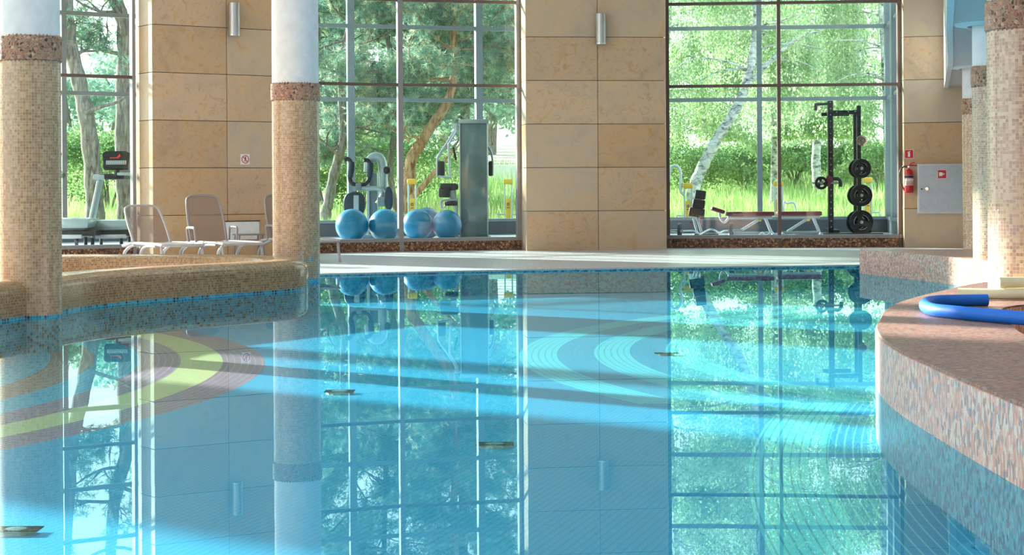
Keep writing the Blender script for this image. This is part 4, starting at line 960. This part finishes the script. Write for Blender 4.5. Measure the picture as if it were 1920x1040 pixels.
# treadmills
def treadmill(ox, oy, Y, label, group, cx=0):
    def q(x, y, YY=None): return P(x+ox, y+oy, YY or Y)
    t = thing('treadmill', label, 'treadmill', (PX(210+ox, Y), Y, GZ), group=group, wp=True)
    MB().tube([q(168+cx*.3, 424), q(186+cx, 336)], [0.042, 0.036], 12).build('upright', 'machine_light', t)
    MB().tube([q(172+cx*.3, 424, Y+0.75), q(190+cx, 336, Y+0.75)], [0.042, 0.036], 12).build('upright', 'machine_light', t)
    MB().box(q(186, 332), (0.20, 0.09, 0.09), bev=0.03).build('handrail', 'machine_light', t)
    MB().box(tuple((Vector(q(218+cx, 331))+Vector(q(218+cx, 331, Y+0.75)))/2), (0.45, 0.8, 0.10), bev=0.04).build('handlebar', 'rubber_black', t)
    MB().box(tuple(Vector(q(234+cx, 326))+Vector((0, -0.03, 0))), (0.24, 0.10, 0.055), bev=0.025).build('tray', 'machine_light', t)
    rot = Matrix.Rotation(R(-20), 3, 'X')
    c = Vector(q(218+cx, 301, Y+0.1))
    m = MB(); w2, h2 = 0.23, 0.155
    pl = [(-w2*0.86, -h2), (w2*0.92, -h2), (w2, h2*0.75), (w2*0.7, h2), (-w2*0.8, h2), (-w2, h2*0.75)]
    flat(m, [(x, z) for x, z in pl], -0.04, 0.04); m.v = [tuple(Vector(rot @ Vector(v))+c) for v in m.v]
    co = m.build('console', 'console_black', t, smooth=False)
    m = MB(); m.box((0.01, -0.043, -0.05), (0.34, 0.008, 0.07), bev=0.003); m.v = [tuple(Vector(rot @ Vector(v))+c) for v in m.v]; m.build('key_panel', 'console_keys', co)
    m = MB()
    for i in range(9):
        for j in range(2): m.box((-0.13+i*0.035, -0.048, -0.035-j*0.03), (0.014, 0.004, 0.012))
    m.v = [tuple(Vector(rot @ Vector(v))+c) for v in m.v]; m.build('keys', 'console_black', co, smooth=False)
    m = MB(); m.box((-0.02, -0.042, 0.035), (0.16, 0.006, 0.008)); m.box((0.05, -0.042, 0.06), (0.045, 0.006, 0.012)); m.box((0.055, -0.042, 0.08), (0.02, 0.006, 0.03)); m.box((0.03, -0.042, 0.045), (0.012, 0.006, 0.02)); m.v = [tuple(Vector(rot @ Vector(v))+c) for v in m.v]; m.build('display', 'led_red', co, smooth=False)
    MB().tube([q(219+cx, 318), q(219+cx, 330)], 0.05, 10).build('neck', 'console_black', t)
    m = MB(); a, b = Vector(q(176, 422)), Vector(q(250, 422)); mid = (a+b)/2
    MB().box((mid.x, Y+0.38, mid.z), (b.x-a.x, 0.76, 0.18), bev=0.07).build('motor_hood', 'machine_light', t)
    MB().lathe([(0.001, -0.05), (0.09, -0.05), (0.12, -0.02), (0.12, 0.02), (0.09, 0.05), (0.001, 0.05)], q(170, 428), 28, 'Y').build('side_cover', 'machine_grey', t)
    MB().box((mid.x+0.02, Y+0.4, PZ(437, Y, 210)), (b.x-a.x+0.1, 0.6, 0.09), bev=0.02).build('running_belt', 'rubber_black', t)
    MB().box((mid.x-0.05, Y+0.02, PZ(443, Y, 210)), (0.52, 0.07, 0.07), bev=0.015).build('side_rail', 'silver_paint', t)
    MB().box((mid.x-0.05, Y+0.75, PZ(443, Y, 210)), (0.52, 0.07, 0.07), bev=0.015).build('side_rail', 'silver_paint', t)
    for xx in (172, 226):
        zz = PZ(446, Y, 210)
        MB().tube([(PX(xx+ox, Y), Y+0.05, zz), (PX(xx+ox, Y), Y+0.05, GZ)], 0.03, 10).build('foot', 'rubber_black', t)
        MB().tube([(PX(xx+ox, Y), Y+0.7, zz), (PX(xx+ox, Y), Y+0.7, GZ)], 0.03, 10).build('foot', 'rubber_black', t)
treadmill(0, 0, 31.2, 'grey treadmill with a black console behind the left window, nearest the pier', 'treadmills in the gallery')
treadmill(-84, -3, 30.6, 'grey treadmill partly hidden behind the near left column', 'treadmills in the gallery', cx=-46)
# ================================================================ outdoors
rg = np.random.default_rng(11)
def gz(x, y):
    z = 0.0 if y < 43 else 0.06*(y-43) if y < 80 else 2.22+0.085*(y-80)
    return z + 0.12*math.sin(x*0.5+y*0.13)*min(1, max(0, (y-43)/10)) - 0.02
def ground(name, x0, x1, nx, y0, y1, ny):
    m = MB(); vs = [(x0+(x1-x0)*i/nx, y0+(y1-y0)*j/ny, gz(x0+(x1-x0)*i/nx, y0+(y1-y0)*j/ny)) for i in range(nx+1) for j in range(ny+1)]
    m.add(vs, [(i*(ny+1)+j, (i+1)*(ny+1)+j, (i+1)*(ny+1)+j+1, i*(ny+1)+j+1) for i in range(nx) for j in range(ny)])
    return struct(m.build(name, 'meadow_ground', ang=180))
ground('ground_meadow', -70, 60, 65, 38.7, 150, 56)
ground('ground_west', -70, -15.3, 10, -10, 38.7, 10)

def leaf_mesh(name, cent, dirs, length, width, vals, mat, parent=None, tri=True):
    """one mesh of many small blades; cent (n,3), dirs (n,3)"""
    n = len(cent); dirs = dirs/np.maximum(np.linalg.norm(dirs, axis=1, keepdims=True), 1e-6)
    rv = rg.normal(size=(n, 3)); side = np.cross(dirs, rv); side /= np.maximum(np.linalg.norm(side, axis=1, keepdims=True), 1e-6)
    L = (length*(0.7+0.6*rg.random(n)))[:, None]; W = (width*(0.7+0.6*rg.random(n)))[:, None]/2
    if tri: V = np.stack([cent-side*W, cent+side*W, cent+dirs*L], 1); k = 3
    else: V = np.stack([cent, cent+dirs*L*0.45+side*W, cent+dirs*L, cent+dirs*L*0.45-side*W], 1); k = 4
    me = bpy.data.meshes.new(name); me.vertices.add(n*k); me.vertices.foreach_set('co', V.astype(np.float32).ravel())
    me.loops.add(n*k); me.loops.foreach_set('vertex_index', np.arange(n*k, dtype=np.int32))
    me.polygons.add(n); me.polygons.foreach_set('loop_start', np.arange(0, n*k, k, dtype=np.int32))
    try: me.polygons.foreach_set('loop_total', np.full(n, k, dtype=np.int32))
    except Exception: pass
    me.update(calc_edges=True)
    at = me.attributes.new('leaf', 'FLOAT', 'FACE'); at.data.foreach_set('value', np.clip(vals, 0, 1).astype(np.float32))
    me.materials.append(M[mat]); o = bpy.data.objects.new(name, me); COL.objects.link(o)
    if parent is not None:
        o.parent = parent; o.matrix_parent_inverse = Matrix.Translation(-Vector(parent.location))
    return o
def unit(n):
    v = rg.normal(size=(n, 3)); return v/np.linalg.norm(v, axis=1, keepdims=True)
def tufts(centers, per, ln):
    """radiating needle tufts"""
    n = len(centers); c = np.repeat(centers, per, 0); d = unit(n*per); v = np.repeat(rg.random(n)**1.2, per)+rg.normal(size=n*per)*0.08
    return c+d*0.01, d+np.array([0, 0, 0.25]), v
def rv(a, b): return float(a+(b-a)*rg.random())

def trunk_pts(Y, pix, dy=0.0):
    return [Vector(P(x, y, Y+dy*i)) for i, (x, y) in enumerate(pix)]
def make_pine(label, Y, pix, w0, w1, barkmat, z0b, nbr, reach, ntuft, ln=0.12, limbs=(), bias=(0, 0), per=16, wd=0.013):
    pts = trunk_pts(Y, pix); base = pts[0].copy(); g = gz(base.x, Y); pts.insert(0, Vector((base.x-0.03, Y, g-0.1)))
    t = thing('pine_tree', label, 'tree', (pts[0].x, Y, g), group=None, wp=True)
    cv = smooth_curve(pts, 5); k = len(cv)
    rad = [((w0+(w1-w0)*i/(k-1))*Y/F/2)*(1+0.08*math.sin(i*1.7)) for i in range(k)]; rad[0] *= 1.35; rad[1] *= 1.2
    MB().tube(cv, rad, 14).build('trunk', barkmat, t, ang=80)
    br = MB(); cents = []
    def branch(p, d, L, r, lev=0):
        n = 7; q = [p]; dd = d.normalized()
        for i in range(n):
            dd = (dd+Vector((rv(-.28, .28), rv(-.28, .28), rv(-.18, .30)))).normalized(); q.append(q[-1]+dd*L/n)
        br.tube(q, [r*(1-0.85*i/n)+0.003 for i in range(n+1)], 5 if lev else 7, cap=False)
        if lev < 2:
            for i in range(2, n+1):
                for _ in range(1 if lev else 2):
                    if rg.random() < 0.75:
                        s = Vector((rv(-1, 1), rv(-1, 1), rv(-.4, .6))); branch(q[i], dd*0.6+s, L*rv(.28, .5), r*0.42, lev+1)
        if lev: 
            for i in range(3, n+1): cents.append(tuple(q[i]))
    for limb_ in limbs:
        lp = [Vector(P(x, y, Y-0.2)) for x, y in limb_[0]]; c = smooth_curve(lp, 5)
        MB().tube(c, [limb_[1]*Y/F/2*(1-0.6*i/len(c)) for i in range(len(c))], 10).build('limb', barkmat, t, ang=80)
        for _ in range(2): branch(c[-1], (c[-1]-c[-3])+Vector((rv(-.2, .2), rv(-.2, .2), .1)), 1.0, 0.03, 1)
    for i in range(nbr):
        z = rv(z0b, 8.5); j = min(range(k), key=lambda a: abs(cv[a].z-z)); a = rv(0, 2*PI)
        branch(cv[j], Vector((math.cos(a)+bias[0], math.sin(a)*0.7+bias[1], rv(-.15, .35))), reach*rv(.6, 1.15), rad[j]*0.32, 0)
    br.build('branches', 'bark_pine_orange' if barkmat.endswith('orange') else 'bark_pine_grey', t, ang=80)
    cents = np.array(cents)
    if len(cents):
        pick = cents[rg.integers(0, len(cents), ntuft)]+rg.normal(size=(ntuft, 3))*np.array([.13, .13, .09])
        c, d, v = tufts(pick, per, ln); leaf_mesh('needles', c, d, ln, wd, v, 'pine_needles', t)
    return t
make_pine('grey pine trunk leaning left in the left window behind the treadmills', 42, [(178, 400), (173, 310), (162, 219), (145, 140), (131, 80), (125, 0), (116, -120), (112, -260), (112, -420)], 38, 16, 'bark_pine_grey', 3.6, 7, 1.9, 1500, limbs=[([(160, 212), (190, 200), (222, 190), (250, 170)], 9)])
make_pine('broad upright pine trunk at the right edge of the left window', 43, [(236, 400), (232, 310), (231, 180), (233, 60), (218, 0), (204, -80), (198, -220), (200, -420)], 36, 18, 'bark_pine_grey', 3.9, 7, 2.2, 1700, limbs=[([(232, 66), (225, 30), (208, 5), (200, -20)], 12)])
make_pine('pale slanting pine trunk behind the arm machine in the middle window', 45, [(611, 400), (616, 379), (625, 330), (637, 288), (643, 262), (642, 210), (640, 120), (655, 40), (650, -80), (640, -240), (645, -400)], 22, 9, 'bark_pine_grey', 1.7, 22, 2.0, 8000, limbs=[([(637, 290), (624, 282), (612, 272)], 7)])
make_pine('thin bluish grey pine just left of the middle window bar', 46.5, [(748, 405), (737, 370), (731, 314), (738, 262), (743, 210), (735, 120), (722, 40), (715, -80), (712, -260), (715, -420)], 15, 8, 'bark_pine_grey', 1.9, 20, 2.2, 7000)
make_pine('orange barked pine leaning right across the middle window', 44, [(757, 410), (766, 355), (771, 300), (787, 272), (800, 250), (816, 226), (831, 205), (846, 170), (852, 120), (850, 40), (845, -100), (850, -300), (852, -420)], 26, 9, 'bark_pine_orange', 2.3, 20, 2.1, 8000, limbs=[([(764, 380), (790, 352), (816, 322), (832, 303)], 15), ([(790, 268), (776, 255), (766, 262)], 7)])
make_pine('tall straight grey pine rising above the green weight tower', 47, [(872, 400), (872, 240), (871, 150), (866, 30), (862, -80), (862, -260), (866, -420)], 21, 15, 'bark_pine_grey', 2.6, 22, 2.4, 9000)
make_pine('pine at the far side of the middle window beside the middle pier', 50, [(1010, 400), (1008, 240), (1000, 100), (1002, -100), (1004, -400)], 18, 10, 'bark_pine_grey', 2.8, 18, 2.6, 7000, bias=(-.5, 0))
make_pine('pine half hidden behind the pool column at the left of the middle window', 49, [(575, 400), (585, 240), (596, 100), (592, -60), (590, -400)], 16, 9, 'bark_pine_grey', 2.4, 18, 2.3, 7000, bias=(.4, 0))

def make_birch(label, Y, pix, w0, w1, nbr, reach, nstr, limbs=(), zlo=3.2, bias=0.0, dens=19, ybk=0.5):
    pts = trunk_pts(Y, pix); g = gz(pts[0].x, Y); pts.insert(0, Vector((pts[0].x-0.02, Y, g-0.1)))
    t = thing('birch_tree', label, 'tree', (pts[0].x, Y, g), wp=True)
    cv = smooth_curve(pts, 5); k = len(cv); rad = [(w0+(w1-w0)*i/(k-1))*Y/F/2*(1+0.06*math.sin(i*2.1)) for i in range(k)]; rad[0] *= 1.3
    MB().tube(cv, rad, 14).build('trunk', 'bark_birch', t, ang=80)
    br = MB(); ends = []
    for limb_ in limbs:
        c = smooth_curve([Vector(P(x, y, Y-0.15)) for x, y in limb_[0]], 5); MB().tube(c, [limb_[1]*Y/F/2*(1-0.65*i/len(c)) for i in range(len(c))], 9).build('limb', 'bark_birch', t, ang=80); ends += [tuple(p) for p in c[len(c)//2:]]
    for i in range(nbr):
        z = rv(zlo, 9.5); j = min(range(k), key=lambda a: abs(cv[a].z-z)); a = rv(0, 2*PI); d = Vector((math.cos(a)+bias, math.sin(a)*.7, rv(.3, .9))).normalized(); q = [cv[j]]; n = 8; L = reach*rv(.5, 1.2)
        for s in range(n): d = (d+Vector((rv(-.15, .15), rv(-.15, .15), -0.13))).normalized(); q.append(q[-1]+d*L/n)
        br.tube(q, [rad[j]*0.3*(1-.85*s/n)+.004 for s in range(n+1)], 6, cap=False); ends += [tuple(p) for p in q[3:]]
    ends = np.array(ends); st = ends[rg.integers(0, len(ends), nstr)]+rg.normal(size=(nstr, 3))*np.array([.16, .16, .05])+np.array([0, ybk, 0])
    ln = 0.6+1.5*rg.random(nstr); ln = np.minimum(ln, np.maximum(st[:, 2]-2.5, 0.3))
    for i in range(0, nstr, 5): br.tube([Vector(st[i]), Vector(st[i])+Vector((0.03, 0, -ln[i]))], 0.005, 3, cap=False)
    br.build('branches', 'bark_birch', t, ang=80)
    tt = rg.random((nstr, dens)); c = np.repeat(st, dens, 0); c[:, 2] -= (tt*ln[:, None]).ravel(); c += rg.normal(size=c.shape)*0.045
    d = rg.normal(size=c.shape)*0.6+np.array([0, 0, -1.0]); v = np.repeat(rg.random(nstr), dens)*0.7+rg.random(nstr*dens)*0.35
    leaf_mesh('leaves', c, d, 0.08, 0.05, v, 'birch_leaves', t, tri=False)
    return t
make_birch('white barked birch leaning right behind the black incline bench', 47, [(1298, 410), (1300, 360), (1315, 318), (1345, 260), (1380, 205), (1400, 155), (1411, 100), (1418, 40), (1415, -60), (1420, -220), (1430, -420)], 27, 9, 26, 2.3, 2300, ybk=1.4, limbs=[([(1395, 165), (1430, 130), (1462, 98), (1500, 70), (1540, 57)], 10)])
make_birch('slim birch standing behind the vertical bar of the right window', 52, [(1449, 400), (1452, 300), (1450, 180), (1446, 60), (1440, -80), (1440, -400)], 15, 8, 18, 2.3, 1700, ybk=1.2, zlo=3.6)
make_birch('pale trunked birch beside the black steel rack', 58, [(1533, 355), (1530, 300), (1534, 230), (1537, 150), (1541, 40), (1545, -100), (1550, -330)], 20, 10, 20, 2.6, 2100, ybk=1.4, zlo=3.4, limbs=[([(1536, 150), (1540, 120), (1535, 90), (1544, 60)], 7)])
make_birch('birch with hanging foliage at the right edge of the right window', 50, [(1668, 410), (1664, 300), (1660, 150), (1652, 0), (1650, -150), (1650, -380)], 15, 9, 22, 2.4, 2200, zlo=2.6, bias=-.3)
make_birch('birch with hanging foliage at the left edge of the right window', 54, [(1232, 400), (1238, 260), (1246, 120), (1255, 0), (1262, -200), (1268, -380)], 17, 9, 24, 2.8, 2600, zlo=2.8, bias=.35)

def shrub(label, px, Y, rx, rz_, n, sz, mat='shrub_leaves', name='shrub', cat='shrub', zoff=0.0):
    X = PX(px, Y); g = gz(X, Y)
    t = thing(name, label, cat, (X, Y, g), wp=True)
    m = MB()
    for i in range(7):
        a = rv(0, 2*PI); m.tube([(X, Y, g-0.05), (X+math.cos(a)*rx*.3, Y+math.sin(a)*rx*.3, g+rz_*.8), (X+math.cos(a)*rx*.6, Y+math.sin(a)*rx*.6, g+rz_*1.5)], [0.035, 0.025, 0.008], 5)
    m.build('stems', 'bark_pine_grey', t)
    nb = 14; bl = np.stack([X+rg.normal(size=nb)*rx*.5, Y+rg.normal(size=nb)*rx*.5, g+zoff+rz_*(0.5+1.3*rg.random(nb))], 1)
    c = bl[rg.integers(0, nb, n)]+unit(n)*(rg.random(n)**0.4)[:, None]*np.array([rx*.55, rx*.55, rz_*.5]); c[:, 2] = np.maximum(c[:, 2], g+0.05)
    leaf_mesh('leaves', c, rg.normal(size=(n, 3))+np.array([0, 0, .4]), sz, sz*.7, 0.2+0.6*rg.random(n)+0.2*np.sin(c[:, 2]*5), mat, t, tri=False)
for a in (('bright green shrub on the meadow right of the leaning birch', 1395, 62, 1.5, .75, 6500, .10),
          ('low green shrub on the meadow at the left of the right window', 1290, 60, 1.3, .8, 5500, .10),
          ('green shrub between the window bar and the rack', 1490, 63, 1.4, .8, 6000, .10),
          ('green shrub seen through the steel rack', 1585, 64, 1.5, .75, 6000, .10),
          ('green shrub by the right end of the outer glazing', 1650, 60, 1.3, .8, 5500, .10),
          ('yellow green shrub behind the slanting pine in the middle window', 612, 52, 1.1, 1.0, 6500, .09),
          ('dense green shrub behind the arm machine', 680, 54, 1.3, 1.15, 8000, .09),
          ('dense green shrub behind the middle window bar', 740, 56, 1.2, 1.1, 7000, .09),
          ('pale shrub behind the orange pine', 815, 60, 1.2, .7, 4000, .09),
          ('green shrub in the left window beside the broad pine', 205, 50, .9, 1.1, 5000, .08),
          ('green shrub at the left of the left window', 125, 52, 1.0, 1.1, 5000, .08)): shrub(*a)
def belt(label, px, Y, w, h, n, zc=None):
    X = PX(px, Y); g = gz(X, Y); t = thing('distant_tree', label, 'tree', (X, Y, g), group='trees far across the meadow', wp=True)
    MB().tube([(X, Y, g-0.2), (X+.2, Y, g+h*.4), (X, Y, g+h*.85)], [0.28, 0.2, 0.05], 8).build('trunk', 'bark_pine_grey', t)
    nb = 22; bl = np.stack([X+rg.normal(size=nb)*w*.35, Y+rg.normal(size=nb)*w*.3, g+h*(0.18+0.8*rg.random(nb))], 1)
    c = bl[rg.integers(0, nb, n)]+unit(n)*(rg.random(n)**0.4)[:, None]*np.array([w*.25, w*.25, h*.10])
    leaf_mesh('leaves', c, rg.normal(size=(n, 3)), .26, .2, 0.25+0.55*rg.random(n), 'pine_needles' if px < 1100 else 'birch_leaves', t, tri=False)
BELT = 'green tree in the hazy row far across the meadow'
for px, Y, w, h, n in ((560, 85, 6, 8, 5000), (650, 80, 6, 8.5, 5500), (735, 84, 6, 8, 5000), (830, 92, 6, 8, 4500), (920, 88, 6, 8, 4500), (1010, 95, 6, 8, 4500), (1240, 100, 7, 8, 4500), (1720, 96, 7, 9, 4500)): belt(BELT, px, Y, w, h, n)
for px, Y, w, h, n in ((120, 75, 5, 4, 3500), (210, 80, 5, 4.5, 3500)): belt('low green tree far behind the pines of the left window', px, Y, w, h, n)

# meadow grass: nobody could count it
N = 52000
Yg = 39.2+(rg.random(N)**1.5)*40; Xg = (rg.random(N)-0.5)*(Yg*0.52)+Yg*0.02
cz = np.array([gz(x, y) for x, y in zip(Xg, Yg)])
cg = np.stack([Xg, Yg, cz-0.02], 1)
g = leaf_mesh('grass', cg, rg.normal(size=(N, 3))*np.array([.22, .22, .05])+np.array([0, 0, 1]), 0.48, 0.03, rg.random(N)*.75+.25*np.sin(Xg*1.3+Yg*.7), 'grass_blades')
tag(g, 'tall bright green meadow grass outside the windows', 'grass', kind='stuff')

# boundary wall and fence seen at the right of the middle window
wx0, wx1, wy = PX(800, 64), PX(1060, 64), 64
lw = thing('garden_wall', 'low pale garden wall with a wire fence on top, far right of the middle window', 'wall', (wx0, wy, gz(0, wy)), wp=True)
MB().box(((wx0+wx1)/2, wy, 1.45), (wx1-wx0, 0.3, 1.0), bev=0.02).build('wall_body', 'wall_render', lw)
m = MB()
for i in range(7): m.tube([(wx0, wy, 2.0+i*0.1), (wx1, wy, 2.0+i*0.1)], 0.008, 4)
m.build('wire', 'fence_wire', lw)
for i in range(4):
    x = wx0+(wx1-wx0)*i/3; MB().box((x, wy, 2.3), (0.07, 0.07, 0.75)).build('fence_post', 'fence_wire', lw, smooth=False)

# outdoor fitness stations
def station(px, Y, top, label, arms=0):
    X = PX(px, Y); g = gz(X, Y); h = PZ(top, Y, px)-g
    t = thing('fitness_station', label, 'outdoor exercise station', (X, Y, g), group='outdoor exercise posts')
    for s in (-1, 1): MB().box((s*0.082, 0, h/2), (0.036, 0.06, h), bev=0.01).build('post', 'silver_paint', t)
    MB().box((0, 0, h-0.04), (0.215, 0.12, 0.12), bev=0.03).build('cap', 'yellow_paint', t)
    MB().box((0, -0.01, h*0.36), (0.115, 0.05, h*0.66), bev=0.01).build('sign_panel', 'yellow_paint', t)
    MB().tube([(-0.02, -0.04, h*0.61), (0.02, -0.04, h*0.61), (0.02, -0.04, h*0.57), (-0.02, -0.04, h*0.57), (-0.02, -0.04, h*0.61)], 0.008, 6).box((0, -0.04, h*0.53), (0.07, 0.01, 0.012)).build('mark', 'console_black', t)
    for s in (-1, 1):
        MB().tube([(s*0.09, 0, h*0.42), (s*0.25, -0.05, h*0.42), (s*0.28, -0.05, h*0.30)], 0.02, 8).build('side_handle', 'silver_paint', t)
    if arms: MB().tube(smooth_curve([(-0.09, 0, h*0.80), (-0.17, 0, h*0.9), (-0.16, 0, h*1.2), (-0.24, 0, h*1.33), (-0.38, 0, h*1.30), (-0.44, 0, h*1.0)], 5), 0.032, 10).build('arm', 'silver_paint', t)
    if arms: MB().tube([(-0.44, 0, h*1.05), (-0.44, 0, h*0.85)], 0.04, 10).build('grip', 'rubber_black', t)
station(1290, 42, 345, 'yellow and grey exercise post with a curved arm behind the incline bench', 1)
station(1460, 42, 341, 'yellow capped exercise post behind the vertical bar of the right window')
station(1627, 42, 334, 'yellow capped exercise post outside, right of the hanging weight plates')
station(773, 42, 337, 'yellow capped exercise post outside, at the foot of the orange pine')
station(953, 42, 337, 'yellow capped exercise post outside, right of the green weight tower')
t = thing('hand_rail', 'bent pale tube rail standing in the grass behind the maroon benches', 'rail', (PX(1490, 42.5), 42.5, 0), wp=True)
MB().tube(smooth_curve([(PX(1470, 42.5), 42.5, 0.0), P(1470, 382, 42.5), P(1476, 381, 42.5), P(1490, 381.5, 42.5), (PX(1494, 42.5), 42.5, 0.4), (PX(1495, 42.5), 42.5, 0.0)], 5), 0.025, 8).build('tube', 'silver_paint', t)
